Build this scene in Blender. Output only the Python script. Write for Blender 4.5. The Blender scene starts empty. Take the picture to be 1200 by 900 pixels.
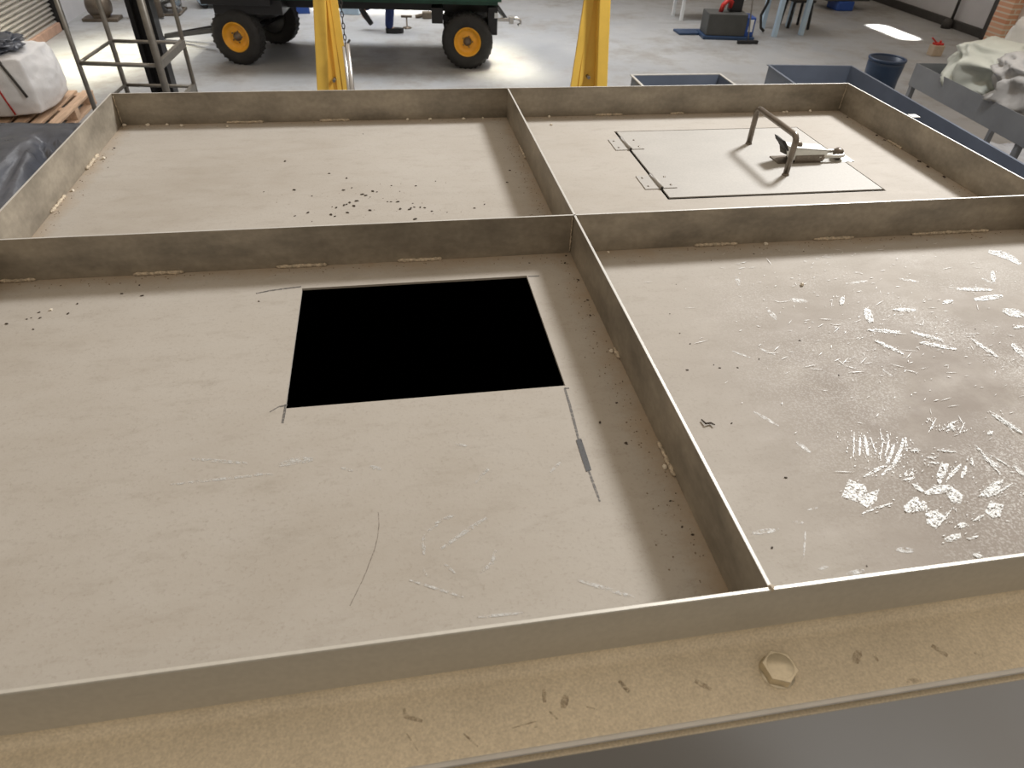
import bpy, bmesh, math, random
from mathutils import Vector, Matrix, noise
R = math.radians
scene = bpy.context.scene
COL = scene.collection
random.seed(7)

# ------------------------------------------------------------------ helpers
class MB:
    """collects shapes and links them as ONE mesh object"""
    def __init__(s): s.bm = bmesh.new()
    def box(s, x0, x1, y0, y1, z0, z1, m=None, bev=0.0):
        t = bmesh.new()
        bmesh.ops.create_cube(t, size=1)
        for v in t.verts:
            v.co = Vector(((x0+x1)/2+v.co.x*(x1-x0), (y0+y1)/2+v.co.y*(y1-y0), (z0+z1)/2+v.co.z*(z1-z0)))
        if bev > 0:
            bmesh.ops.bevel(t, geom=t.edges[:], offset=bev, segments=2, affect='EDGES', profile=.6)
        if m is not None: bmesh.ops.transform(t, matrix=m, verts=t.verts)
        s._merge(t); return s
    def _merge(s, t):
        mp = {}
        for v in t.verts: mp[v] = s.bm.verts.new(v.co)
        for f in t.faces:
            try:
                nf = s.bm.faces.new([mp[v] for v in f.verts]); nf.smooth = f.smooth
            except ValueError: pass
        t.free()
    def bar(s, a, b, w, h=None, roll=0.0):
        """rectangular bar from a to b"""
        a = Vector(a); b = Vector(b); h = h or w
        d = (b-a); L = d.length; q = d.to_track_quat('Z', 'Y')
        m = Matrix.Translation((a+b)/2) @ q.to_matrix().to_4x4() @ Matrix.Rotation(roll, 4, 'Z')
        return s.box(-w/2, w/2, -h/2, h/2, -L/2, L/2, m, min(w, h)*.08)
    def tube(s, pts, r, n=10, cap=True):
        pts = [Vector(p) for p in pts]; rs = r if isinstance(r, (list, tuple)) else [r]*len(pts)
        rings = []; up = None
        for i, p in enumerate(pts):
            if i == 0: t = pts[1]-p
            elif i == len(pts)-1: t = p-pts[i-1]
            else: t = (pts[i+1]-p).normalized()+(p-pts[i-1]).normalized()
            t.normalize()
            if up is None:
                up = Vector((0, 0, 1)) if abs(t.z) < .9 else Vector((1, 0, 0))
            x = up.cross(t)
            if x.length < 1e-6: x = Vector((0, 1, 0)).cross(t)
            x.normalize(); y = t.cross(x); up = y
            rings.append([s.bm.verts.new(p+rs[i]*(math.cos(2*math.pi*k/n)*x+math.sin(2*math.pi*k/n)*y)) for k in range(n)])
        for a, b in zip(rings, rings[1:]):
            for k in range(n):
                f = s.bm.faces.new((a[k], a[(k+1) % n], b[(k+1) % n], b[k])); f.smooth = True
        if cap:
            s.bm.faces.new(rings[0][::-1]); s.bm.faces.new(rings[-1])
        return s
    def cyl(s, a, b, r, n=16, r2=None): return s.tube([a, b], [r, r if r2 is None else r2], n)
    def lathe(s, prof, n=32, m=None, closed=False):
        """profile of (radius, height) round Z"""
        t = bmesh.new(); rings = []
        for r, z in prof:
            if r < 1e-6: rings.append([t.verts.new((0, 0, z))])
            else: rings.append([t.verts.new((r*math.cos(2*math.pi*k/n), r*math.sin(2*math.pi*k/n), z)) for k in range(n)])
        pr = list(zip(rings, rings[1:])) + ([(rings[-1], rings[0])] if closed else [])
        for a, b in pr:
            for k in range(n):
                k2 = (k+1) % n
                if len(a) == 1 and len(b) == 1: continue
                if len(a) == 1: f = t.faces.new((a[0], b[k2], b[k]))
                elif len(b) == 1: f = t.faces.new((a[k], a[k2], b[0]))
                else: f = t.faces.new((a[k], a[k2], b[k2], b[k]))
                f.smooth = True
        if m is not None: bmesh.ops.transform(t, matrix=m, verts=t.verts)
        s._merge(t); return s
    def prism(s, pts, z0, z1, m=None, bev=0.0):
        t = bmesh.new()
        a = [t.verts.new((p[0], p[1], z0)) for p in pts]; b = [t.verts.new((p[0], p[1], z1)) for p in pts]
        n = len(pts); t.faces.new(a[::-1]); t.faces.new(b)
        for k in range(n): t.faces.new((a[k], a[(k+1) % n], b[(k+1) % n], b[k]))
        if bev > 0: bmesh.ops.bevel(t, geom=t.edges[:], offset=bev, segments=2, affect='EDGES', profile=.6)
        if m is not None: bmesh.ops.transform(t, matrix=m, verts=t.verts)
        s._merge(t); return s
    def sweep(s, prof, x0, x1, m=None, n=1, smooth=()):
        """open or closed (y,z) profile extruded along X into a solid"""
        t = bmesh.new(); rows = []
        for k in range(n+1):
            x = x0+(x1-x0)*k/n
            rows.append([t.verts.new((x, p[0], p[1])) for p in prof])
        N = len(prof)
        for a, b in zip(rows, rows[1:]):
            for k in range(N):
                f = t.faces.new((a[k], b[k], b[(k+1) % N], a[(k+1) % N]))
        t.faces.new(rows[0]); t.faces.new(rows[-1][::-1])
        if m is not None: bmesh.ops.transform(t, matrix=m, verts=t.verts)
        s._merge(t); return s
    def grid(s, nx, ny, fn):
        V = [[s.bm.verts.new(fn(i/(nx), j/(ny))) for j in range(ny+1)] for i in range(nx+1)]
        for i in range(nx):
            for j in range(ny):
                f = s.bm.faces.new((V[i][j], V[i+1][j], V[i+1][j+1], V[i][j+1])); f.smooth = True
        return s
    def build(s, name, mat, parent=None, top=None):
        me = bpy.data.meshes.new(name)
        bmesh.ops.recalc_face_normals(s.bm, faces=s.bm.faces)
        s.bm.to_mesh(me); s.bm.free()
        me.materials.append(mat)
        if top is not None:      # ground upper edge of a plate
            me.materials.append(top)
            for p in me.polygons:
                if p.normal.z > .55: p.material_index = 1
        o = bpy.data.objects.new(name, me); COL.objects.link(o)
        if parent is not None: o.parent = parent
        return o

def tag(o, label=None, cat=None, group=None, kind=None):
    if label: o['label'] = label
    if cat: o['category'] = cat
    if group: o['group'] = group
    if kind: o['kind'] = kind
    return o
def thing(name, label, cat, loc=(0, 0, 0), rz=0.0, group=None):
    o = bpy.data.objects.new(name, None); COL.objects.link(o)
    o.empty_display_size = .1; o.location = loc; o.rotation_euler = (0, 0, rz)
    return tag(o, label, cat, group)
def struct(o): o['kind'] = 'structure'; return o
def child_list(o): return [c for c in bpy.data.objects if c.parent is o]
def copy_tree(o, parent=None):
    c = o.copy(); COL.objects.link(c)
    if parent is not None: c.parent = parent
    for ch in child_list(o): copy_tree(ch, c)
    return c
def skin_mesh(name, joints, edges, mat, parent=None, root=0, sub=2):
    """one continuous body surface grown round joints [(x,y,z,r)]"""
    me = bpy.data.meshes.new(name); me.from_pydata([j[:3] for j in joints], edges, []); me.update()
    o = bpy.data.objects.new(name, me); COL.objects.link(o)
    if parent is not None: o.parent = parent
    sk = o.modifiers.new('Skin', 'SKIN'); sk.use_smooth_shade = True
    if not me.skin_vertices:
        bpy.context.view_layer.objects.active = o
    for i, j in enumerate(joints):
        d = me.skin_vertices[0].data[i]; r = j[3]
        d.radius = (r, r) if not isinstance(r, tuple) else r
        d.use_root = (i == root)
    ss = o.modifiers.new('Sub', 'SUBSURF'); ss.levels = sub; ss.render_levels = sub
    me.materials.append(mat)
    return o

# ------------------------------------------------------------------ materials
def mat(name, color, rough=.5, metal=0.0, var=.12, scale=6.0, color2=None, stretch=(1, 1, 1), bump=0.0, bscale=60.0,
        spec=.5, fine=0.0, fscale=220.0, coat=0.0, rvar=0.0, trans=0.0):
    m = bpy.data.materials.new(name); m.use_nodes = True
    nt = m.node_tree; N = nt.nodes; L = nt.links
    b = N['Principled BSDF']
    tc = N.new('ShaderNodeTexCoord'); mp = N.new('ShaderNodeMapping'); mp.inputs['Scale'].default_value = stretch
    L.new(tc.outputs['Object'], mp.inputs['Vector'])
    nz = N.new('ShaderNodeTexNoise'); nz.inputs['Scale'].default_value = scale; nz.inputs['Detail'].default_value = 6; nz.inputs['Roughness'].default_value = .62
    L.new(mp.outputs[0], nz.inputs['Vector'])
    rp = N.new('ShaderNodeValToRGB')
    c1 = tuple(max(0, c*(1-var)) for c in color); c2 = color2 or tuple(min(1, c*(1+var)) for c in color)
    rp.color_ramp.elements[0].position = .3; rp.color_ramp.elements[1].position = .7
    rp.color_ramp.elements[0].color = (*c1, 1); rp.color_ramp.elements[1].color = (*c2, 1)
    L.new(nz.outputs['Fac'], rp.inputs['Fac']); out = rp.outputs['Color']
    if fine > 0:
        n2 = N.new('ShaderNodeTexNoise'); n2.inputs['Scale'].default_value = fscale; n2.inputs['Detail'].default_value = 3
        L.new(tc.outputs['Object'], n2.inputs['Vector'])
        r2 = N.new('ShaderNodeMapRange'); r2.inputs['From Min'].default_value = .3; r2.inputs['From Max'].default_value = .7
        r2.inputs['To Min'].default_value = 1-fine; r2.inputs['To Max'].default_value = 1+fine
        L.new(n2.outputs['Fac'], r2.inputs['Value'])
        mx = N.new('ShaderNodeMix'); mx.data_type = 'RGBA'; mx.blend_type = 'MULTIPLY'; mx.inputs['Factor'].default_value = 1
        L.new(out, mx.inputs['A']); L.new(r2.outputs[0], mx.inputs['B']); out = mx.outputs['Result']
    L.new(out, b.inputs['Base Color'])
    b.inputs['Roughness'].default_value = rough; b.inputs['Metallic'].default_value = metal
    b.inputs['Specular IOR Level'].default_value = spec
    b.inputs['Coat Weight'].default_value = coat
    b.inputs['Transmission Weight'].default_value = trans
    if rvar > 0:
        r3 = N.new('ShaderNodeMapRange'); r3.inputs['To Min'].default_value = max(.05, rough-rvar); r3.inputs['To Max'].default_value = min(1, rough+rvar)
        L.new(nz.outputs['Fac'], r3.inputs['Value']); L.new(r3.outputs[0], b.inputs['Roughness'])
    if bump > 0:
        n3 = N.new('ShaderNodeTexNoise'); n3.inputs['Scale'].default_value = bscale; n3.inputs['Detail'].default_value = 5
        L.new(mp.outputs[0], n3.inputs['Vector'])
        bp = N.new('ShaderNodeBump'); bp.inputs['Strength'].default_value = bump; bp.inputs['Distance'].default_value = .01
        L.new(n3.outputs['Fac'], bp.inputs['Height']); L.new(bp.outputs[0], b.inputs['Normal'])
    return m

def nd(N, t, **kw):
    n = N.new(t)
    for k, v in kw.items(): setattr(n, k, v)
    return n
def mixc(N, L, fac, a, b, blend='MIX'):
    mx = N.new('ShaderNodeMix'); mx.data_type = 'RGBA'; mx.blend_type = blend
    if isinstance(fac, float): mx.inputs['Factor'].default_value = fac
    else: L.new(fac, mx.inputs['Factor'])
    for k, v in (('A', a), ('B', b)):
        if isinstance(v, tuple): mx.inputs[k].default_value = (*v, 1)
        else: L.new(v, mx.inputs[k])
    return mx.outputs['Result']
def mrange(N, L, v, a, b, c=0.0, d=1.0):
    r = N.new('ShaderNodeMapRange'); r.inputs['From Min'].default_value = a; r.inputs['From Max'].default_value = b
    r.inputs['To Min'].default_value = c; r.inputs['To Max'].default_value = d
    L.new(v, r.inputs['Value']); return r.outputs[0]
def noi(N, L, vec, scale, detail=5, rough=.6, stretch=None):
    if stretch:
        mp = N.new('ShaderNodeMapping'); mp.inputs['Scale'].default_value = stretch; L.new(vec, mp.inputs['Vector']); vec = mp.outputs[0]
    n = N.new('ShaderNodeTexNoise'); n.inputs['Scale'].default_value = scale; n.inputs['Detail'].default_value = detail; n.inputs['Roughness'].default_value = rough
    L.new(vec, n.inputs['Vector']); return n.outputs['Fac']
def mul(N, L, a, b):
    m = N.new('ShaderNodeMath'); m.operation = 'MULTIPLY'
    for i, v in enumerate((a, b)):
        if isinstance(v, float): m.inputs[i].default_value = v
        else: L.new(v, m.inputs[i])
    return m.outputs[0]

def deck_material():
    """dusty stainless sheet: grey-beige dust film, wiped streaks, a reddish dirty patch with pale speckle on the front right panel"""
    m = bpy.data.materials.new('dusty_deck_sheet'); m.use_nodes = True
    nt = m.node_tree; N = nt.nodes; L = nt.links; b = N['Principled BSDF']
    v = N.new('ShaderNodeTexCoord').outputs['Object']
    big = noi(N, L, v, 2.2, 5, .6); mid = noi(N, L, v, 9, 6, .65, (1, 2.2, 1)); fine = noi(N, L, v, 260, 3, .6); streak = noi(N, L, v, 16, 6, .75, (1.0, 2.4, 1))
    c = mixc(N, L, mrange(N, L, big, .32, .68), (.355, .320, .272), (.425, .395, .350))
    c = mixc(N, L, mrange(N, L, mid, .35, .72, 0, .5), c, (.44, .415, .375))
    c = mixc(N, L, mrange(N, L, streak, .52, .74, 0, .42), c, (.27, .235, .19))
    c = mixc(N, L, mrange(N, L, fine, .56, .75, 0, .35), c, (.22, .185, .145))
    # dirty patch towards the front right corner
    sep = N.new('ShaderNodeSeparateXYZ'); L.new(v, sep.inputs[0])
    px_ = mrange(N, L, sep.outputs['X'], .02, .30); py_ = mrange(N, L, sep.outputs['Y'], -.03, -.40)
    zone = mul(N, L, px_, py_)
    blot = noi(N, L, v, 5, 6, .7)
    zr = mul(N, L, zone, mrange(N, L, blot, .18, .5))
    c = mixc(N, L, mul(N, L, zr, .9), c, (.245, .212, .182))
    xs = mrange(N, L, sep.outputs['X'], .12, .4); ys = mrange(N, L, sep.outputs['Y'], -.02, -.25)
    sp = noi(N, L, v, 330, 4, .75); spz = mul(N, L, mul(N, L, xs, ys), mrange(N, L, noi(N, L, v, 6, 4, .6), .4, .62))
    spk = mul(N, L, spz, mrange(N, L, sp, .50, .57))
    c = mixc(N, L, mul(N, L, spk, .6), c, (.66, .66, .64))
    # tan dust at the plate feet, partly painting in their shade, ragged outline
    wob = noi(N, L, v, 16, 5, .7)
    for ax, pos in (('X', -.969), ('X', 0.0), ('X', .979), ('Y', .745), ('Y', 0.0)):
        sb = nd(N, 'ShaderNodeMath', operation='SUBTRACT'); L.new(sep.outputs[ax], sb.inputs[0]); sb.inputs[1].default_value = pos
        ab = nd(N, 'ShaderNodeMath', operation='ABSOLUTE'); L.new(sb.outputs[0], ab.inputs[0])
        ad = nd(N, 'ShaderNodeMath', operation='MULTIPLY_ADD'); L.new(wob, ad.inputs[0]); ad.inputs[1].default_value = .07; L.new(ab.outputs[0], ad.inputs[2])
        c = mixc(N, L, mrange(N, L, ad.outputs[0], .030, .075, .8, 0), c, (.35, .265, .175))
    L.new(c, b.inputs['Base Color'])
    b.inputs['Metallic'].default_value = .05
    b.inputs['Sheen Weight'].default_value = .32; b.inputs['Sheen Roughness'].default_value = .38; b.inputs['Sheen Tint'].default_value = (.93, .96, 1, 1)   # fine dust film
    b.inputs['Specular IOR Level'].default_value = .35
    L.new(mrange(N, L, mid, .3, .7, .64, .8), b.inputs['Roughness'])
    bp = N.new('ShaderNodeBump'); bp.inputs['Strength'].default_value = .06; bp.inputs['Distance'].default_value = .004
    L.new(fine, bp.inputs['Height']); L.new(bp.outputs[0], b.inputs['Normal'])
    return m

def scuff_material(name, col, lo, hi, scale, rough=.35, metal=.3, amax=1.0):
    """a ragged smear lying on the sheet: patchy coverage"""
    m = bpy.data.materials.new(name); m.use_nodes = True
    nt = m.node_tree; N = nt.nodes; L = nt.links; b = N['Principled BSDF']
    v = N.new('ShaderNodeTexCoord').outputs['Object']
    n = noi(N, L, v, scale, 5, .75)
    b.inputs['Base Color'].default_value = (*col, 1); b.inputs['Roughness'].default_value = rough; b.inputs['Metallic'].default_value = metal
    L.new(mrange(N, L, n, lo, hi, 0, amax), b.inputs['Alpha'])
    return m

def floor_material():
    m = bpy.data.materials.new('concrete_floor'); m.use_nodes = True
    nt = m.node_tree; N = nt.nodes; L = nt.links; b = N['Principled BSDF']
    v = N.new('ShaderNodeTexCoord').outputs['Object']
    big = noi(N, L, v, .35, 6, .65); mid = noi(N, L, v, 1.6, 7, .7); fine = noi(N, L, v, 30, 4, .7); st = noi(N, L, v, 1.2, 6, .7, (.45, 2.4, 1))
    c = mixc(N, L, mrange(N, L, big, .35, .65), (.265, .275, .29), (.335, .34, .345))
    c = mixc(N, L, mrange(N, L, mid, .45, .75, 0, .55), c, (.34, .335, .325))
    c = mixc(N, L, mrange(N, L, st, .56, .8, 0, .6), c, (.13, .128, .125))
    pat = noi(N, L, v, .8, 7, .75)
    c = mixc(N, L, mrange(N, L, pat, .48, .62, 0, .65), c, (.19, .175, .155))
    c = mixc(N, L, mrange(N, L, fine, .6, .8, 0, .4), c, (.16, .155, .15))
    L.new(c, b.inputs['Base Color'])
    L.new(mrange(N, L, mid, .3, .7, .32, .6), b.inputs['Roughness'])
    return m
def brick_material():
    m = bpy.data.materials.new('brick'); m.use_nodes = True
    nt = m.node_tree; N = nt.nodes; L = nt.links; b = N['Principled BSDF']
    v = N.new('ShaderNodeTexCoord').outputs['Object']
    mp = N.new('ShaderNodeMapping'); mp.inputs['Rotation'].default_value = (R(90), 0, 0); L.new(v, mp.inputs['Vector'])
    br = N.new('ShaderNodeTexBrick'); L.new(mp.outputs[0], br.inputs['Vector'])
    br.inputs['Color1'].default_value = (.62, .30, .18, 1); br.inputs['Color2'].default_value = (.70, .42, .28, 1); br.inputs['Mortar'].default_value = (.7, .62, .52, 1)
    br.inputs['Scale'].default_value = 1; br.inputs['Brick Width'].default_value = .22; br.inputs['Row Height'].default_value = .075; br.inputs['Mortar Size'].default_value = .012
    L.new(br.outputs['Color'], b.inputs['Base Color']); b.inputs['Roughness'].default_value = .85
    return m

M = {}
M['deck'] = deck_material()
M['rib'] = mat('tarnished_steel_plate', (.30, .265, .212), .45, .3, .36, 7, stretch=(1, 1, 2.2), fine=.08, fscale=90, rvar=.12)
M['rim_front'] = mat('brushed_steel_edge', (.55, .53, .475), .45, .35, .06, 4, stretch=(.5, 6, 6), fine=.04, fscale=160, rvar=.08)
M['flange'] = mat('dusty_tan_flange', (.66, .585, .45), .6, .1, .10, 7, fine=.14, fscale=420)
M['clean_steel'] = mat('clean_stainless_sheet', (.47, .465, .455), .28, .9, .02, 1.5, rvar=.02)
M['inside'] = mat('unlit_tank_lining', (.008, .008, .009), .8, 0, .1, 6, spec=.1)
M['weld'] = mat('chalky_weld_bead', (.52, .44, .33), .6, .1, .3, 90, fine=.3, bump=.5, bscale=220)
M['bolt'] = mat('dusty_bolt_steel', (.70, .63, .48), .3, .7, .10, 70, fine=.06)
M['lid'] = mat('grey_lid_sheet', (.375, .36, .33), .6, .05, .07, 5, fine=.06, stretch=(1, 2, 1), rvar=.08)
M['handle'] = mat('worn_steel_rod', (.20, .17, .14), .3, .7, .2, 40, fine=.15)
M['latch'] = mat('galvanised_latch', (.66, .66, .62), .35, .6, .08, 60)
M['dark_rubber'] = mat('dark_rubber', (.025, .024, .023), .7, 0, .2, 30)
M['scuff'] = scuff_material('white_scrape', (.86, .88, .88), .455, .53, 210, .5, .0)
M['faint'] = scuff_material('faint_wiped_mark', (.64, .64, .62), .44, .66, 190, .5, .05, .8)
M['pen'] = scuff_material('grey_pen_line', (.16, .155, .15), .3, .6, 260, .6, 0, .6)
M['pendark'] = scuff_material('dark_pen_line', (.05, .05, .052), .3, .42, 300, .5, 0)
M['smudge'] = scuff_material('brown_smudge', (.26, .19, .12), .40, .85, 120, .6, .1, .5)
M['flake'] = mat('dark_rust_flake', (.055, .04, .028), .8, .1, .3, 80)
M['chip'] = mat('pale_weld_crumb', (.72, .66, .55), .7, 0, .25, 90)
M['grit'] = mat('brown_grit', (.20, .15, .10), .9, 0, .35, 120)
M['floor'] = floor_material()
M['black_metal'] = mat('black_painted_metal', (.018, .018, .02), .4, .2, .2, 12)
M['tire'] = mat('black_tyre_rubber', (.022, .021, .02), .75, 0, .25, 14, bump=.2)
M['yellow_rim'] = mat('amber_wheel_paint', (.82, .40, .03), .4, 0, .12, 10)
M['yellow'] = mat('yellow_frame_paint', (.86, .56, .10), .42, 0, .07, 5, fine=.03)
M['green'] = mat('dark_green_paint', (.018, .075, .05), .4, .1, .2, 6)
M['galv'] = mat('galvanised_tube', (.24, .225, .20), .42, .6, .15, 20)
M['dark_steel'] = mat('slate_coloured_steel', (.165, .195, .255), .4, .2, .1, 4, rvar=.1)
M['edge_steel'] = mat('cut_edge_and_highlight', (.56, .55, .52), .5, .3, .08, 20)
M['mid_steel'] = mat('mid_grey_steel', (.27, .285, .31), .45, .3, .12, 5, rvar=.1)
M['tarp'] = mat('black_plastic_sheet', (.085, .095, .12), .30, 0, .25, 9, bump=.35, bscale=10, rvar=.1)
M['white_bag'] = mat('white_woven_bag', (.74, .74, .75), .7, 0, .06, 8, bump=.25, bscale=60)
M['grey_sack'] = mat('grey_plastic_sack', (.50, .50, .50), .5, 0, .15, 7, bump=.2, bscale=25)
M['green_sack'] = mat('milky_plastic_sack', (.66, .70, .65), .42, 0, .08, 6, bump=.15, bscale=20)
M['red'] = mat('red_plastic', (.50, .03, .025), .45, 0, .15, 14)
M['wood'] = mat('pallet_wood', (.55, .38, .26), .8, 0, .22, 4, stretch=(1.5, 14, 6), bump=.2)
M['shutter'] = mat('galvanised_shutter', (.60, .57, .52), .42, .45, .08, 3)
M['rust_rail'] = mat('primed_steel_rail', (.42, .27, .20), .6, .2, .2, 8)
M['white_wall'] = mat('painted_wall', (.52, .52, .54), .75, 0, .05, 2)
M['dark_base'] = mat('dark_wall_base', (.045, .042, .04), .7, 0, .2, 6)
M['brick'] = brick_material()
M['pale_wall'] = mat('pale_outer_wall', (.70, .62, .58), .8, 0, .06, 2)
M['green_strip'] = mat('grassy_strip', (.28, .34, .16), .9, 0, .3, 9)
M['blue_drum'] = mat('navy_drum_plastic', (.02, .045, .10), .38, 0, .15, 6)
M['blue'] = mat('blue_plastic', (.02, .07, .30), .4, 0, .15, 8)
M['light_blue'] = mat('pale_blue_paint', (.42, .55, .68), .45, 0, .08, 8)
M['white_paint'] = mat('white_paint', (.72, .75, .77), .45, 0, .05, 8)
M['dark_grey'] = mat('dark_grey_casing', (.06, .062, .06), .55, 0, .12, 8)
M['tan'] = mat('tan_cardboard', (.45, .36, .27), .7, 0, .12, 12)
M['film'] = mat('crumpled_clear_film', (.62, .68, .78), .25, 0, .12, 9, bump=.3, bscale=30)
M['overalls'] = mat('blue_work_cloth', (.02, .035, .13), .85, 0, .2, 20, bump=.2, bscale=40)
M['skin'] = mat('skin', (.45, .28, .20), .55, 0, .05, 20)
M['hair'] = mat('dark_hair', (.02, .015, .012), .6, 0, .2, 50)
M['boot'] = mat('black_leather', (.015, .014, .014), .5, 0, .2, 20)
M['brown_metal'] = mat('dull_brown_metal', (.16, .13, .10), .5, .5, .2, 12)
M['chrome'] = mat('bright_steel', (.60, .60, .60), .2, .95, .05, 20)
M['paper'] = mat('white_paper', (.82, .82, .80), .7, 0, .03, 20)
M['rope'] = mat('dark_cord', (.05, .045, .04), .8, 0, .2, 60)
M['scrape'] = mat('white_scrape_streak', (.80, .82, .82), .5, 0, .08, 60)
M['scratch'] = scuff_material('faint_dark_scratch', (.20, .17, .14), .35, .65, 240, .6, 0, .45)
b_ = M['lid'].node_tree.nodes['Principled BSDF']; b_.inputs['Sheen Weight'].default_value = .3; b_.inputs['Sheen Roughness'].default_value = .38

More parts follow.
